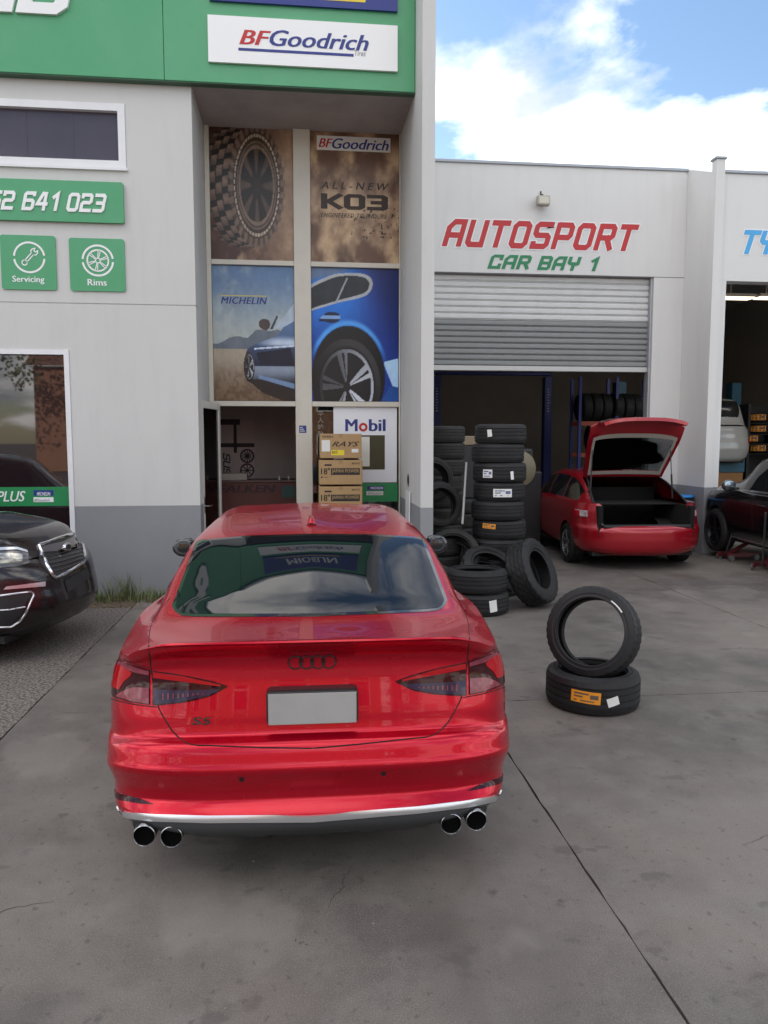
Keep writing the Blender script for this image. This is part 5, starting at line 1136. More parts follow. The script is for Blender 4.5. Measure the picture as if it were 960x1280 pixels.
# ---------------------------------------------------------------- generic body for the other cars
def suv_body(L=4.6, W=.90, H=1.70, zb=1.0, zh=1.08, r=.365, ax=(.95, 3.65), wr=.40):
    rows = [(.24,W*.86,.12,L-.16),(.30,W*.93,.05,L-.08),(.40,W*.97,.02,L-.02),(.52,W*.985,.0,L),(.62,W*.99,.01,L-.01),(.72,W,.05,L-.03),(.85,W,.09,L-.05),(.95,W*.99,.13,L-.10),(zb,W*.965,.16,L-.18)]
    ztop = [(0,zb),(.6,zb),(2,zb-.02),(L-1.3,zb),(L-.8,zb-.02),(L-.3,zb-.10),(L,zb-.18)]
    tap = [(-.2,1),(L*.5,1),(L-.8,.99),(L+.1,.94)]
    st = [(.16,.36,zb+.03,W*.5,zb+.03,W*.74,zb+.02),(.22,.42,zb+.10,W*.60,zb+.08,W*.82,zb+.04),(.33,.50,zb+.42,W*.72,zb+.36,W*.90,zb+.04),(.42,.58,H-.10,W*.70,H-.15,W*.92,zb+.03),(.62,.75,H-.03,W*.68,H-.09,W*.92,zb+.02),(1.3,1.3,H,W*.66,H-.06,W*.92,zb+.01),(2.2,2.2,H-.01,W*.65,H-.07,W*.92,zb+.01),
          (2.7,2.6,H-.07,W*.65,H-.13,W*.92,zb+.01),(3.35,3.05,zb+.20,W*.74,zb+.15,W*.90,zb+.02),(3.55,3.3,zh+.02,W*.76,zh-.01,W*.88,zb+.01),(3.9,3.7,zh-.02,W*.72,zh-.05,W*.86,zb-.02),(L-.35,L-.45,zh-.10,W*.60,zh-.13,W*.75,zb-.10),(L-.18,L-.36,zb-.10,W*.5,zb-.115,W*.66,zb-.13)]
    return Body(rows, ztop, tap, st, .7, 3.2, .85, 2.9, axles=[(ax[0], wr), (ax[1], wr)], arch_r=wr+.045, flares=[(ax[0],.6,.02,.4,.2),(ax[1],.6,.02,.4,.2)])
def glaze(B, root, sides, screen, back, m=sideglass):
    for sg in (-1, 1):
        for ya, yb in sides:
            G = B.upgrid(np.linspace(ya, yb, 14), np.array([2.12,2.35,2.6,2.88])); G[..., 0] *= sg
            MB().grid(skirt(G, .003, grid_normals(G, (sg,0,.3)))).build('side_window', m, root, smooth=60, local=True)
    for nm, rng_, out in (('windscreen', screen, (0,1,.6)), ('rear_window', back, (0,-1,.6))):
        if rng_:
            h = B.upgrid(np.linspace(*rng_, 12), np.linspace(0, 1.9, 10)); G = np.concatenate([h[:, ::-1]*np.array([-1,1,1]), h[:, 1:]], 1)
            MB().grid(skirt(G, .003, grid_normals(G, out))).build(nm, m, root, smooth=60, local=True)

# ---------------------------------------------------------------- dark SUV at the left edge
SB = suv_body(4.6, .90, 1.74, 1.0, 1.20); SL = 4.6
hd = R(-(103))     # heading 103 degrees clockwise from +Y
fwd = Vector((math.sin(R(103)), math.cos(R(103)), 0)); nose = aD(84, 690, 7.05); org = Vector((nose.x, nose.y, 0))-fwd*(SL-.10)
MS = Matrix.Translation(org) @ Matrix.Rotation(hd, 4, 'Z')
suv = thing('parked_suv', (0,0,0), 'dark brown SUV nosing in at the left edge with chrome framed grille', 'car')
brown = mat('brown_car_paint', (.016,.010,.011), .28, .3, coat=.7, rnoise=.04)
sb = SB.build(nq=(16,60,44), nt=46, ny=80, nu=7); CS = Car(suv, MS, sb); sb.build('body', brown, suv, smooth=40, local=True)
chassis(suv, .70, .25, 4.3, SB.ax, .42)
for ya, za in SB.ax:
    for sx in (-1, 1): wheel(suv, sx*.79, ya, .36, sx, .36, .235, .23)
glaze(SB, suv, ((.75,1.5),(1.55,2.4),(2.45,3.05)), (2.72,3.5), (.3,.44))
# grille: frame, mesh, centre wing with oval emblem (front face, image points on the body)
CS.patch('grille', [(49,703),(66,723),(72,725.5),(100,708),(105,703)], [(48,682),(60,677.5),(82,670),(97,666.5),(101,673)], blackpl, .006, 20, 12, mirror=False)
def sline(nm, pts, r, m, par=suv, sink=-.008, sm_=False): return CS.line(nm, pts, r, m, mirror=False, n=40, sink=sink, smooth=sm_, parent=par)
sline('grille_frame', [(48,682),(60,677.5),(82,670),(97,666.5),(102,678),(106,699),(103,704),(88,713),(70,722.5),(66,721),(58,707),(48,682)], .017, chrome)
for k in range(5): sline('grille_slat', [(57+2.2*k,696+4.6*k),(80,691+5.0*k),(103.5-.3*k,685+4.4*k)], .007, mat('slat_gun',(.12,.11,.11),.3,.8))
satin = mat('satin_wing', (.30,.28,.28), .3, .9)
CS.patch('grille_bar', [(51,691),(66,690),(78,690),(88,684),(99,678)], [(51,684),(63,681),(77,678),(90,672),(98,670)], satin, .014, 18, 5, mirror=False)
h, n_ = CS.hit(81, 684); ax3 = Vector((.05,1,.12)).normalized(); Mq = Matrix.Translation(h+ax3*.035) @ ax3.to_track_quat('Z', 'Y').to_matrix().to_4x4() @ Matrix.Diagonal((1.15,.7,1,1))
em = MB().lathe([(0,.004),(.040,.004),(.052,.0),(.06,-.012)], 32, Mq).build('emblem', chrome, suv, smooth=40, local=True)
MB().lathe([(0,.0055),(.036,.0055),(.036,.003)], 24, Mq).build('emblem_face', blackpl, em, local=True)
# headlight
hl = CS.patch('headlight', [(-32,716),(0,710),(20,708.5),(37,704),(35,700)], [(-32,688),(0,689),(18,688.5),(30,689),(35,692)], mat('headlight_glass',(.10,.10,.10),.05,coat=1), .006, 20, 8, mirror=False)[0]
CS.patch('lamp_reflector', [(-5,706),(12,704),(27,702)], [(-5,692),(12,691),(28,693)], mat('lamp_reflector',(.75,.72,.62),.2,.5,noise=(14,.8,(.2,.2,.2),(.4,.6))), .009, 12, 5, mirror=False, parent=hl)
CS.patch('headlight_trim', [(-32,690),(0,688),(20,687),(34,691)], [(-32,683),(0,684.5),(20,684),(33,688)], sil, .012, 16, 4, mirror=False)
CS.patch('bumper_strip', [(4,737),(30,735),(56,733)], [(8,733),(30,730.5),(56,727)], sil, .010, 12, 4, mirror=False)
CS.patch('fog_lamp_recess', [(-10,782),(12,780),(26,768),(33,752)], [(-10,748),(10,742),(38,739),(40,742)], blackpl, .005, 14, 8, mirror=False)
sline('fog_lamp_trim', [(-10,746),(12,743),(38,739.5),(42,743),(33,764),(25,776),(14,783),(-10,784)], .009, sil)
sline('fog_lamp_trim', [(-10,763),(12,762),(31,758.5)], .007, sil)
CS.patch('number_plate_holder', [(84,740),(112,722)], [(80,726),(108,710)], blackpl, .01, 8, 4, mirror=False)
CS.patch('bonnet_line', [(50,681),(75,674),(97,665)], [(50,680),(75,673),(97,664)], MATS['shut_line'], .003, 10, 3, mirror=False)
CS.patch('lower_bumper', [(-10,806),(20,803),(45,796),(62,784)], [(-10,793),(20,789),(42,781),(58,770)], blackpl, .006, 14, 5, mirror=False)
CS.line('shut_line', [(-30,680),(10,681),(30,686),(46,687)], .004, MATS['shut_line'], mirror=False, sink=.001)
set_root(suv, MS)

# ---------------------------------------------------------------- red hatchback with raised tailgate
HL = 4.6
rows = [(.22,.74,.12,HL-.10),(.28,.82,.04,HL-.04),(.36,.86,.01,HL),(.46,.875,.0,HL),(.56,.88,.0,HL),(.62,.885,.02,HL-.02),(.66,.885,.07,HL-.04),(.76,.885,.10,HL-.08),(.86,.88,.12,HL-.14),(.94,.865,.14,HL-.22),(.98,.855,.15,HL-.28)]
ztop = [(0,1.0),(.3,.98),(.9,.98),(1.8,.95),(3.2,.93),(3.8,.88),(4.2,.80),(4.6,.68)]
st = [(.15,.38,1.0,.45,1.0,.64,.99),(.30,.50,1.03,.52,1.02,.70,.985),(.45,.62,1.07,.60,1.05,.76,.98),(.70,.80,1.17,.64,1.13,.78,.975),(1.05,1.1,1.31,.62,1.26,.78,.97),(1.25,1.25,1.37,.61,1.32,.78,.965),(1.7,1.7,1.43,.60,1.38,.78,.96),(2.3,2.3,1.44,.59,1.39,.78,.955),(2.7,2.7,1.40,.58,1.35,.78,.95),
      (3.2,3.1,1.15,.64,1.11,.77,.94),(3.5,3.35,.99,.68,.96,.76,.925),(3.9,3.7,.93,.56,.92,.72,.89),(4.32,4.05,.80,.45,.79,.62,.78)]
HB = Body(rows, ztop, [(-.2,1),(2.5,1),(3.6,.985),(4.7,.94)], st, .75, 3.0, .9, 2.6, axles=[(.95,.32),(3.62,.32)], arch_r=.35)
p = aD(811, 700, 11.15); MH = Matrix.Translation((p.x, p.y, 0)) @ Matrix.Rotation(R(-3.), 4, 'Z') @ Matrix.Diagonal((1.09,1,1,1))
hat = thing('red_hatchback', (0,0,0), 'red hatchback with its tailgate raised, backed out of the first bay', 'car')
redp2 = mat('red_hatch_paint', (.36,.004,.014), .3, .3, coat=.8, noise=(3,.25,(.30,.004,.012)))
def kl(c): return ~((np.abs(c[:,0]) < .60) & (c[:,1] < .34) & (c[:,2] > .665))
def ku(c): return ~((c[:,1] < 1.20) & (np.abs(c[:,0]) < .655-.12*np.clip(c[:,1]-.5, 0, 1)))
hb = HB.build(nq=(40,64,22), nt=50, ny=96, nu=8, keep_low=kl, keep_up=ku)
hb.build('body', redp2, hat, smooth=40, local=True)
chassis(hat, .70, .25, 4.3, HB.ax, .35)
for ya, za in HB.ax:
    for sx in (-1, 1): wheel(hat, sx*.78, ya, .32, sx, .32, .215, .21)
glaze(HB, hat, ((.75,1.55),(1.6,2.4),(2.45,3.0)), (2.78,3.42), None)
MB().box((-.62,.10,.50),(.62,1.5,.56)).box((-.66,.12,.5),(-.60,1.5,.95)).box((.60,.12,.5),(.66,1.5,.95)).box((-.62,1.5,.5),(.62,1.56,1.15)).build('boot_lining', mat('boot_carpet',(.004,.004,.004),.95), hat, local=True)
MB().bbox((-.60,.62,.93),(.60,1.3,.95),.01).build('parcel_shelf', mat('seat_cloth',(.006,.006,.006),.9), hat, local=True)
MB().bbox((-.60,.075,.635),(.60,.14,.672),.01).build('boot_sill', blackpl, hat, local=True)
seal = [(-.60,.105,.665),(.60,.105,.665),(.645,.22,.80),(.655,.36,.97),(.63,.6,1.10),(.57,.95,1.27),(.53,1.19,1.345),(-.53,1.19,1.345),(-.57,.95,1.27),(-.63,.6,1.10),(-.655,.36,.97),(-.645,.22,.80),(-.60,.105,.665)]
MB().tube(seal, .016, 6, False).build('boot_seal', blackpl, hat, local=True)
clr = mat('clear_lamp', (.36,.26,.26), .1, coat=1, noise=(16,.6,(.75,.75,.8))); 
for sg in (-1, 1):      # lights at the corners
    t_ = np.linspace(.74, .86, 5); q_ = np.linspace(.58, .84, 9); G = np.array([HB.low(q_, tt) for tt in t_]); G[..., 0] *= sg
    o = MB().grid(skirt(G, .008, grid_normals(G, (sg,-1,0)))).build('tail_light', clr, hat, smooth=50, local=True)
    G = np.array([HB.low(np.linspace(.72,.84,4), tt) for tt in np.linspace(.74,.85,4)]); G[..., 0] *= sg; MB().grid(skirt(G, .012, grid_normals(G, (sg,-1,0)), -.004)).build('lamp_lens', lensr, o, smooth=50, local=True)
G = np.array([HB.low(np.linspace(.3,.62,10), tt) for tt in (.03,.12)]);
for sg in (-1,1): Q = G.copy(); Q[...,0] *= sg; MB().grid(skirt(Q, .003, grid_normals(Q, (0,-1,0)))).build('bumper_groove', MATS['shut_line'], hat, local=True)
# tailgate: same skin turned up about the roof hinge
HY, HZ = 1.20, 1.355; ANG = R(74)
def rot_tg(P):
    P = np.asarray(P, float).copy(); y = P[..., 1]-HY; z = P[..., 2]-HZ; c_, s_ = math.cos(-ANG), math.sin(-ANG); P[..., 1] = HY+y*c_-z*s_; P[..., 2] = HZ+y*s_+z*c_; return P
def skin(us, ycs, sg=None):
    return HB.upgrid(ycs, us)
tg = MB(); ycs = np.linspace(.16, 1.18, 26)
def full(Gh): return np.concatenate([Gh[:, ::-1]*np.array([-1,1,1]), Gh[:, 1:]], 1)
Wt = .62
# rear frame panel with a hole for the glass
def shell(G, th, m, nm, smooth=50, par=None):
    n_ = grid_normals(G, (0,-.6,1)); O = rot_tg(G); I = rot_tg(G-n_*th); a, b = G.shape[:2]
    mb = MB(); mb.grid(O); mb.grid(I, True)
    for e0, e1 in ((O[0], I[0]), (O[-1], I[-1]), (O[:,0], I[:,0]), (O[:,-1], I[:,-1])): mb.grid(np.array([e0, e1]))
    return mb.build(nm, m, par or hat, smooth=smooth, local=True)
def rows_x(ycs, xa, xb, n=9):   # sample the skin at chosen x by interpolation
    us = np.linspace(0, 4, 60); out = []
    for i, y in enumerate(ycs):
        r_ = HB.row(y, us); xs = np.linspace(xa[i], xb[i], n); S = np.sign(xs); A = np.abs(xs); out.append(np.stack([xs, np.interp(A, r_[:,0], r_[:,1]), np.interp(A, r_[:,0], r_[:,2])], -1))
    return np.array(out)
def hw(y): return .665-.11*np.clip(y-.5, 0, 1)      # half width of the gate
yg0, yg1 = .44, 1.10
tgp = shell(rows_x(np.linspace(.155, yg0, 8), -hw(np.linspace(.155,yg0,8)), hw(np.linspace(.155,yg0,8)), 25), .05, redp2, 'tailgate')
ys_ = np.linspace(yg0, yg1, 12); shell(rows_x(ys_, -hw(ys_), -hw(ys_)+.065, 4), .05, redp2, 'tailgate_frame', par=tgp); shell(rows_x(ys_, hw(ys_)-.065, hw(ys_), 4), .05, redp2, 'tailgate_frame', par=tgp)
ys_ = np.linspace(yg1, 1.19, 4); shell(rows_x(ys_, -hw(ys_), hw(ys_), 21), .04, redp2, 'tailgate_frame', par=tgp)
ys_ = np.linspace(yg0+.003, yg1-.003, 10); shell(rows_x(ys_, -hw(ys_)+.067, hw(ys_)-.067, 15), .006, glass_mat('hatch_glass',(.42,.45,.45),1.5), 'rear_window', par=tgp)
# pale inner trim round the glass
for ya, yb_ in ((yg0-.05, yg0+.02), (yg1-.03, yg1+.035)):
    ys_ = np.linspace(ya, yb_, 3); G = rows_x(ys_, -hw(ys_)+.05, hw(ys_)-.05, 15); G = rot_tg(G-grid_normals(G, (0,-.6,1))*.056); MB().grid(G, True).build('inner_trim', mat('inner_trim',(.40,.36,.32),.6), tgp, smooth=40, local=True)
for sg in (-1, 1):
    ys_ = np.linspace(yg0, yg1, 8); G = rows_x(ys_, sg*hw(ys_)-sg*.09, sg*hw(ys_)-sg*.05, 3); G = rot_tg(G-grid_normals(G, (0,-.6,1))*.056); MB().grid(G).build('inner_trim', MATS['inner_trim'], tgp, smooth=40, local=True)
# lower face of the gate (plate area): folds down behind the lip
tt = np.linspace(.58, .98, 8); xq = np.linspace(-.58, .58, 21); G = []
for t0 in tt:
    r_ = HB.low(np.linspace(0, .8, 60), t0); G.append(np.stack([xq, np.interp(np.abs(xq), r_[:,0], r_[:,1]), np.interp(np.abs(xq), r_[:,0], r_[:,2])], -1))
G = np.array(G); nrm = grid_normals(G, (0,-1,.2)); O = rot_tg(G); I = rot_tg(G-nrm*.05); mb = MB(); mb.grid(O); mb.grid(I, True)
for e0, e1 in ((O[0], I[0]), (O[-1], I[-1]), (O[:,0], I[:,0]), (O[:,-1], I[:,-1])): mb.grid(np.array([e0, e1]))
mb.build('tailgate_face', redp2, tgp, smooth=50, local=True)
def on_face(xa, xb, ta, tb, m, nm, off=.004):
    G = []
    for t0 in np.linspace(ta, tb, 3):
        r_ = HB.low(np.linspace(0, .8, 60), t0); xs = np.linspace(xa, xb, 6); G.append(np.stack([xs, np.interp(np.abs(xs), r_[:,0], r_[:,1]), np.interp(np.abs(xs), r_[:,0], r_[:,2])], -1))
    G = np.array(G); G = rot_tg(G+grid_normals(G, (0,-1,.2))*off); MB().grid(G).build(nm, m, tgp, local=True)
on_face(-.57, -.33, .76, .93, clr, 'lid_light'); on_face(.33, .57, .76, .93, clr, 'lid_light'); on_face(-.17, .17, .62, .74, blackpl, 'plate_recess')
on_face(-.045, .045, .80, .90, chrome, 'emblem', .006)
for k in range(6): on_face(-.14+k*.048, -.105+k*.048, .65, .71, label_w, 'print_mark', .006)
for sg in (-1, 1):
    a = Vector((sg*.60, .75, 1.02)); b = Vector(rot_tg(np.array([sg*.56, .62, 1.10]))); MB().tube([a, a+(b-a)*.45], .014, 8).tube([a+(b-a)*.45, b], .007, 8).build('gas_strut', blackpl, hat, local=True)
for sg in (-1, 1):
    bm = bmesh.new(); bmesh.ops.create_uvsphere(bm, u_segments=16, v_segments=10, radius=1)
    for v in bm.verts: v.co = Vector((v.co.x*.09, v.co.y*.07, v.co.z*.06))
    MB().bm(bm, Matrix.Translation((sg*.95, 2.95, 1.0))).build('door_mirror', redp2, hat, smooth=60, local=True)
set_root(hat, MH)

# ---------------------------------------------------------------- black SUV jacked up at the right edge
KB = suv_body(4.5, .91, 1.68, 1.02, 1.14, ax=(.92, 3.60), wr=.36)
blackpaint = mat('black_car_paint', (.006,.006,.007), .18, .1, coat=1)
pw = aZ(893, 690, .10); MK = Matrix.Translation((pw.x+.80, pw.y+.1-3.60, .10)) @ Matrix.Rotation(R(-2.5), 4, 'Z')
ks = thing('jacked_suv', (0,0,0), 'black SUV jacked up at the right edge before the second bay', 'car')
kb = KB.build(nq=(20,64,30), nt=44, ny=80, nu=7); CK = Car(ks, MK, kb); kb.build('body', blackpaint, ks, smooth=40, local=True)
chassis(ks, .70, .25, 4.2, KB.ax, .40)
for ya, za in KB.ax:
    for sx in (-1, 1): wheel(ks, sx*.80, ya, .35, sx, .355, .235, .23, m_rim=mat('rim_black',(.03,.03,.032),.3,.7))
glaze(KB, ks, ((.75,1.5),(1.55,2.35),(2.4,3.05)), (2.72,3.5), (.3,.44))
for sg in (-1, 1):
    bm = bmesh.new(); bmesh.ops.create_uvsphere(bm, u_segments=20, v_segments=12, radius=1)
    for v in bm.verts: v.co = Vector((v.co.x*.11, v.co.y*.08, v.co.z*.09))
    mm = MB().bm(bm, Matrix.Translation((sg*1.03, 2.95, 1.12))).build('door_mirror', mat('mirror_silver',(.25,.30,.34),.15,.9), ks, smooth=60, local=True)
    MB().bbox((sg*.86, 2.93, 1.05), (sg*.97, 2.99, 1.09), .01).build('mirror_stalk', blackpaint, mm, local=True)
    G = np.array([KB.low(np.linspace(1.05, 1.86, 30), tt) for tt in (.05, .08)]); G[..., 0] *= sg
    MB().grid(skirt(G, .012, grid_normals(G, (sg,0,0)))).build('sill_strip', mat('sill_chrome',(.5,.5,.52),.25,.9), ks, local=True)
    G = B = KB.upgrid(np.linspace(.75, 3.15, 30), np.array([2.93, 2.99])); G = G.copy(); G[..., 0] *= sg
    MB().grid(skirt(G, .006, grid_normals(G, (sg,0,.3)))).build('window_trim', MATS['sill_chrome'], ks, local=True)
    G = np.array([KB.low(np.linspace(2.35, 2.62, 10), tt) for tt in np.linspace(.72, .92, 5)]); G[..., 0] *= sg
    MB().grid(skirt(G, .006, grid_normals(G, (sg,.6,0)))).build('headlight', clr, ks, smooth=50, local=True)
    for yd in (1.55, 2.42): 
        G = KB.low(1+(yd-float(KB.yr(1.))-KB.Lr)/(float(KB.yf(1.))-KB.Lf-float(KB.yr(1.))-KB.Lr), np.linspace(.12, 1, 14)); G[..., 0] *= sg; MB().tube([tuple(q) for q in G], .004, 6).build('shut_line', MATS['shut_line'], ks, local=True)
        a = KB.low(1.0+(yd-.2-1.0)/2.3, .80); MB().bbox((sg*a[0]-.0*sg, yd-.32, .84), (sg*(a[0]+.03), yd-.12, .87), .008).build('door_handle', blackpaint, ks, local=True)
set_root(ks, MK)
# trolley jacks
jack_red = mat('jack_red', (.12,.012,.018), .45, noise=(12,.4))
def jack(px, py, rz, lab, hxy):
    p = aZ(px, py, 0); t = thing('trolley_jack', (p.x, p.y, 0), lab, 'jack', 'trolley jacks by the black SUV', rz)
    for sx in (-.11, .11): MB().bbox((sx-.012, -.30, .05), (sx+.012, .30, .12), .008).build('side_plate', jack_red, t, local=True)
    for x, y in ((-.14,-.24),(.14,-.24),(-.14,.24),(.14,.24)):
        MB().lathe([(0,-.02),(.045,-.02),(.045,.02),(0,.02)], 20, Matrix.Translation((x, y, .045)) @ Matrix.Rotation(R(90),4,'Y')).build('caster', mat('caster_grey',(.12,.12,.12),.5), t, local=True)
    MB().tube([(0,-.2,.09),(0,.18,.26)], .035, 8).build('lift_arm', jack_red, t, local=True)
    MB().lathe([(.0,.26),(.06,.26),(.06,.29),(0,.29)], 20, Matrix.Translation((0,.18,0))).build('saddle', steel, t, local=True)
    MB().tube([(0,-.24,.10), hxy], .014, 8).build('handle', mat('handle_dark',(.09,.09,.09),.4,.5), t, local=True)
jack(893, 693, R(-70), 'trolley jack beside the front wheel of the black SUV', (.25, -.55, .95)) if False else None
jack(922, 699, R(-80), 'red trolley jack under the sill of the black SUV', (.45,-.28,1.15))
jack(963, 712, R(-60), 'red trolley jack cut by the right picture edge', (.2,-.6,.9))

# ---------------------------------------------------------------- white SUV raised on a lift in the second bay
WB_ = suv_body(4.5, .90, 1.66, 1.0, 1.1)
p = aD(893, 600, 16.6); MW = Matrix.Translation((p.x+.05, p.y, 1.22)) @ Matrix.Rotation(R(-4), 4, 'Z')
wsu = thing('raised_suv', (0,0,0), 'white SUV raised on a lift inside the second bay', 'car')
wp = mat('white_car_paint', (.34,.34,.32), .3, coat=1); WB_.build(nq=(16,50,14), nt=34, ny=60, nu=5).build('body', wp, wsu, smooth=40, local=True)
chassis(wsu, .70, .25, 4.2, WB_.ax, .42)
for ya, za in WB_.ax:
    for sx in (-1, 1): wheel(wsu, sx*.79, ya, .36, sx, .36, .235, .23)
glaze(WB_, wsu, ((.75,1.5),(1.55,2.35),(2.4,3.05)), (2.72,3.5), (.26,.44))
for sg in (-1, 1):
    G = np.array([WB_.low(np.linspace(.55, .82, 8), tt) for tt in np.linspace(.50, .64, 4)]); G[..., 0] *= sg; MB().grid(skirt(G, .008, grid_normals(G, (sg,-1,0)))).build('tail_light', lensr, wsu, smooth=50, local=True)
set_root(wsu, MW)
t = thing('car_lift', (MW.translation.x, MW.translation.y+2.2, 0), 'blue lift carrying the white SUV in the second bay', 'car lift')
cx, cy = MW.translation.x+.15, MW.translation.y+2.2
lb = mat('lift_teal', (.015,.09,.14), .5)
for sx in (-1, 1):
    MB().bbox((cx+sx*1.45-.12, cy-.15, 0), (cx+sx*1.45+.12, cy+.15, 3.3), .015).build('post', lb, t)
    for dy in (-1.1, 1.1): MB().tube([(cx+sx*1.35, cy, 1.36), (cx+sx*.65, cy+dy, 1.36)], .05, 8).build('arm', lb, t)
p = aY(916, 585, 16.2); t = thing('tool_cabinet', (p.x, 16.2, 0), 'teal and orange tool cabinet below the raised white SUV', 'cabinet')
MB().bbox((p.x-.45, 16.2, .05), (p.x+.25, 16.6, p.z-.1), .015).build('drawer_case', mat('cabinet_orange',(.30,.13,.03),.5,noise=(5,.3)), t)
MB().bbox((p.x-.47, 16.18, p.z-.1), (p.x+.27, 16.62, p.z+.2), .015).build('top_case', lb, t)
# blue drum and low bench behind the hatchback, by the pier
p = aY(851, 617, 12.6); t = thing('blue_drum', (p.x, 12.75, 0), 'dark drum with a bright blue lid at the foot of the pier', 'drum')
MB().lathe([(0,0),(.26,0),(.27,.02),(.27,p.z-.06),(.26,p.z-.05),(0,p.z-.05)], 32, Matrix.Translation((p.x, 12.75, 0))).build('drum_body', mat('drum_dark',(.02,.03,.05),.5), t, smooth=40)
MB().lathe([(.0,p.z-.03),(.27,p.z-.03),(.29,p.z-.05),(.29,p.z-.065)], 32, Matrix.Translation((p.x, 12.75, 0))).build('lid', mat('lid_blue',(.02,.22,.55),.4), t, smooth=40)

# ================================================================ PLANTS, STREET BEHIND
leafm = mat('weed_green', (.09,.13,.035), .7, noise=(7,.7,(.17,.16,.06)))
def tuft(t_, cx, cy, n, h, m, nm='blades', spread=.12):
    mb = MB()
    for k in range(n):
        a = random.uniform(0, 2*PI); r0 = spread*random.random()**.5; x, y = cx+r0*math.cos(a), cy+r0*math.sin(a)*.5; hh_ = h*random.uniform(.45, 1.1); b = random.uniform(0, 2*PI); le = random.uniform(.1, .6)*hh_; wv = random.uniform(.002, .005)
        px_, py_ = -math.sin(b)*wv, math.cos(b)*wv; P = [(x+le*math.cos(b)*s_**1.8, min(9.6, y+le*math.sin(b)*s_**1.8), hh_*s_*(1-.15*s_)) for s_ in (0, .4, .75, 1)]
        V = []
        for i, q in enumerate(P): f_ = (1, .9, .55, .05)[i]; V += [(q[0]-px_*f_, q[1]-py_*f_, q[2]), (q[0]+px_*f_, q[1]+py_*f_, q[2])]
        mb.add(V, [(0,1,3,2),(2,3,5,4),(4,5,7,6)])
    return mb.build(nm, m, t_)
g_ = tag(bpy.data.objects.new('weeds', None), 'ragged grass and weeds growing along the foot of the grey wall', 'weeds', kind='stuff'); bpy.data.objects.remove(g_)
allb = MB()
random.seed(5)
x = -4.6
mbs = MB()
while x < XC-.15:
    dens = 1.6 if -3.6 < x < -2.0 else .8
    cy = random.uniform(9.25, 9.58); n = int(26*dens*random.random())+4; h = random.uniform(.14, .40 if dens > 1 else .2)
    for k in range(n):
        a = random.uniform(0, 2*PI); r0 = .14*random.random()**.5; xx, y = x+r0*math.cos(a), min(9.62, cy+r0*math.sin(a)*.7); hh_ = h*random.uniform(.4, 1.1); b = random.uniform(0, 2*PI); le = random.uniform(.1, .7)*hh_; wv = random.uniform(.0025, .006)
        px_, py_ = -math.sin(b)*wv, math.cos(b)*wv; V = []
        for i, s_ in enumerate((0, .4, .75, 1)):
            q = (xx+le*math.cos(b)*s_**1.8, min(9.635, y+le*math.sin(b)*s_**1.8), hh_*s_*(1-.15*s_)); f_ = (1, .9, .55, .05)[i]; V += [(q[0]-px_*f_, q[1]-py_*f_, q[2]-.005), (q[0]+px_*f_, q[1]+py_*f_, q[2]-.005)]
        mbs.add(V, [(0,1,3,2),(2,3,5,4),(4,5,7,6)])
    x += random.uniform(.015, .06)
tag(mbs.build('weeds', leafm), 'ragged grass and weeds growing along the foot of the grey wall', 'weeds', kind='stuff')
mb = MB()
for k in range(500):
    x, y = random.uniform(-4.8, XC), random.uniform(8.9, 9.6); s_ = random.uniform(.008, .03); a = random.uniform(0, 6.3); z = .002+random.random()*.02
    mb.add([(x+s_*math.cos(a), y+s_*math.sin(a), z), (x-s_*.5*math.sin(a), y+s_*.5*math.cos(a), z+.006), (x-s_*math.cos(a), y-s_*math.sin(a), z), (x+s_*.5*math.sin(a), y-s_*.5*math.cos(a), z+.003)], [(0,1,2,3)])
tag(mb.build('leaf_litter', mat('dry_leaf',(.23,.17,.09),.8,noise=(3,.6,(.12,.09,.05)))), 'dry leaf litter on the soil strip below the wall', 'leaf litter', kind='stuff')

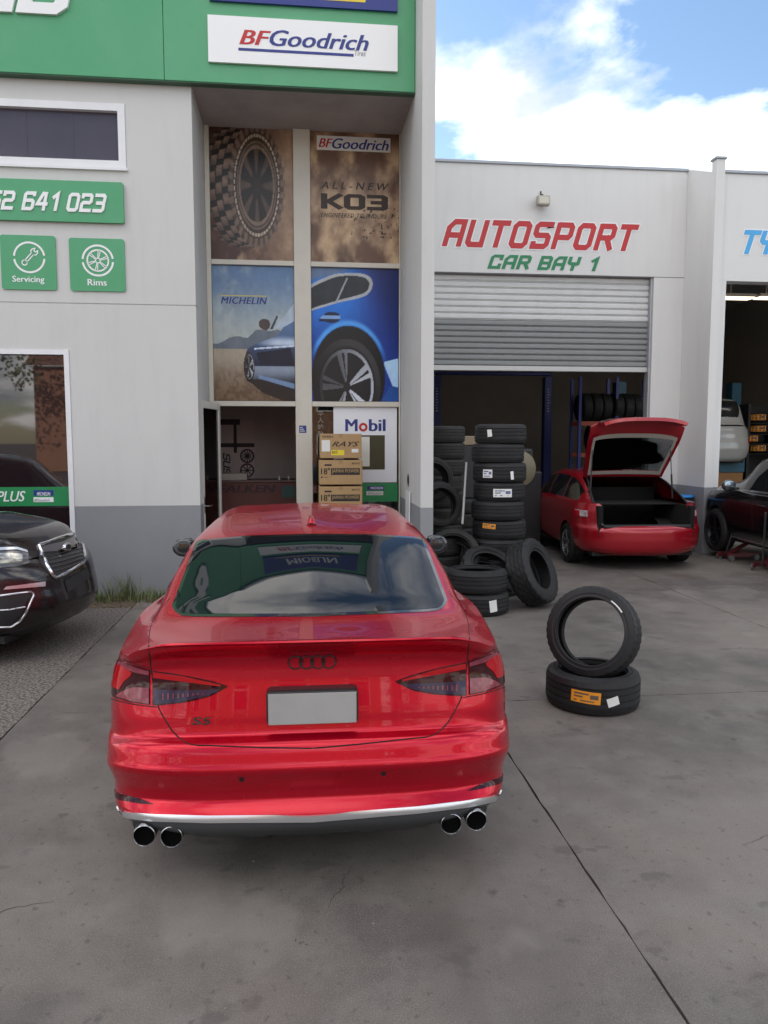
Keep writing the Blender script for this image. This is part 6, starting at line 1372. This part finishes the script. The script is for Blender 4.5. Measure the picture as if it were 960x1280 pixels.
# the other side of the street (seen only as reflections): brick house, green posts, trees
brick = mat('far_brick', (.30,.15,.09), .85, noise=(3,.5,(.22,.10,.07)))
t = thing('brick_house', (-6, -30, 0), 'brown brick house across the street, seen in the left window reflection', 'building')
hw_ = MB().box((-16,-38,0),(4,-30,6.4)).build('wall', brick, t)
for k in range(5):
    x = -14+k*3.8
    for z in (.9, 3.8): f = MB().box((x,-29.98,z),(x+1.7,-29.93,z+1.4)).build('window', wframe_m, t); MB().box((x+.08,-29.93,z+.08),(x+1.62,-29.925,z+1.32)).build('pane', tint, f)
MB().poly([(-16.4,-29.6,6.4),(4.4,-29.6,6.4),(4.4,-34,9.2),(-16.4,-34,9.2)], (0,-.1,.1)).build('roof', mat('far_tile',(.20,.10,.07),.8), t)
t = thing('grey_warehouse', (16, -34, 0), 'pale warehouse across the street behind the viewer', 'building')
MB().box((7,-44,0),(34,-33,9.5)).build('wall', mat('warehouse_wall',(.5,.5,.48),.7), t); MB().box((12,-32.99,0),(16.5,-32.93,4.2)).build('door', sl_g, t)
gp = mat('green_post', (.03,.28,.10), .5)
for k, x in enumerate((-6.8, -4.9, -3.0)):
    t = thing('green_post', (x, -7.2, 0), ['leftmost','middle','rightmost'][k]+' of three green sign posts at the kerb behind the viewer', 'post', 'green posts at the kerb'); MB().tube([(x,-7.2,0),(x,-7.2,3.4 if k else 4.6)], .05).build('post_tube', gp, t)
    MB().tube([(x,-7.2,1.6),(x+.5,-7.2,2.5)], .04).build('brace', gp, t)
fol = mat('far_foliage', (.06,.09,.025), .8, noise=(1.5,.6,(.10,.13,.04)))
random.seed(11)
for k, (x, y, h, r) in enumerate(((-20,-27,10,4),(6.2,-28,10,3.6),(-1,-45,15,6),(22,-29,9,3.6))):
    t = thing('street_tree', (x, y, 0), ['broad tree left of the brick house','small tree between the brick house and the warehouse','tall tree behind the brick house','small round tree before the warehouse'][k], 'tree', 'trees across the street')
    MB().tube([(x,y,0),(x+.1,y,h*.35),(x-.1,y+.1,h*.6)], [.22,.16,.08], 8).build('trunk', mat('bark',(.10,.075,.055),.9), t)
    mb = MB()
    cl = [(x+random.gauss(0,r*.42), y+random.gauss(0,r*.42), h*.68+random.gauss(0,r*.32), r*random.uniform(.25,.45)) for _ in range(16)]
    for _ in range(2600):
        c_ = random.choice(cl); v = Vector((random.gauss(0,1),random.gauss(0,1),random.gauss(0,1))).normalized()*c_[3]*random.random()**.4; q = Vector(c_[:3])+v; a = Vector((random.gauss(0,1),random.gauss(0,1),random.gauss(0,1))).normalized()*.14; b = a.cross(Vector((random.gauss(0,1),random.gauss(0,1),random.gauss(0,1)))).normalized()*.09
        mb.add([q-a, q+b, q+a, q-b], [(0,1,2,3)])
    mb.build('crown', fol, t)
for o in bpy.data.objects:
    if '_m' in o: del o['_m']
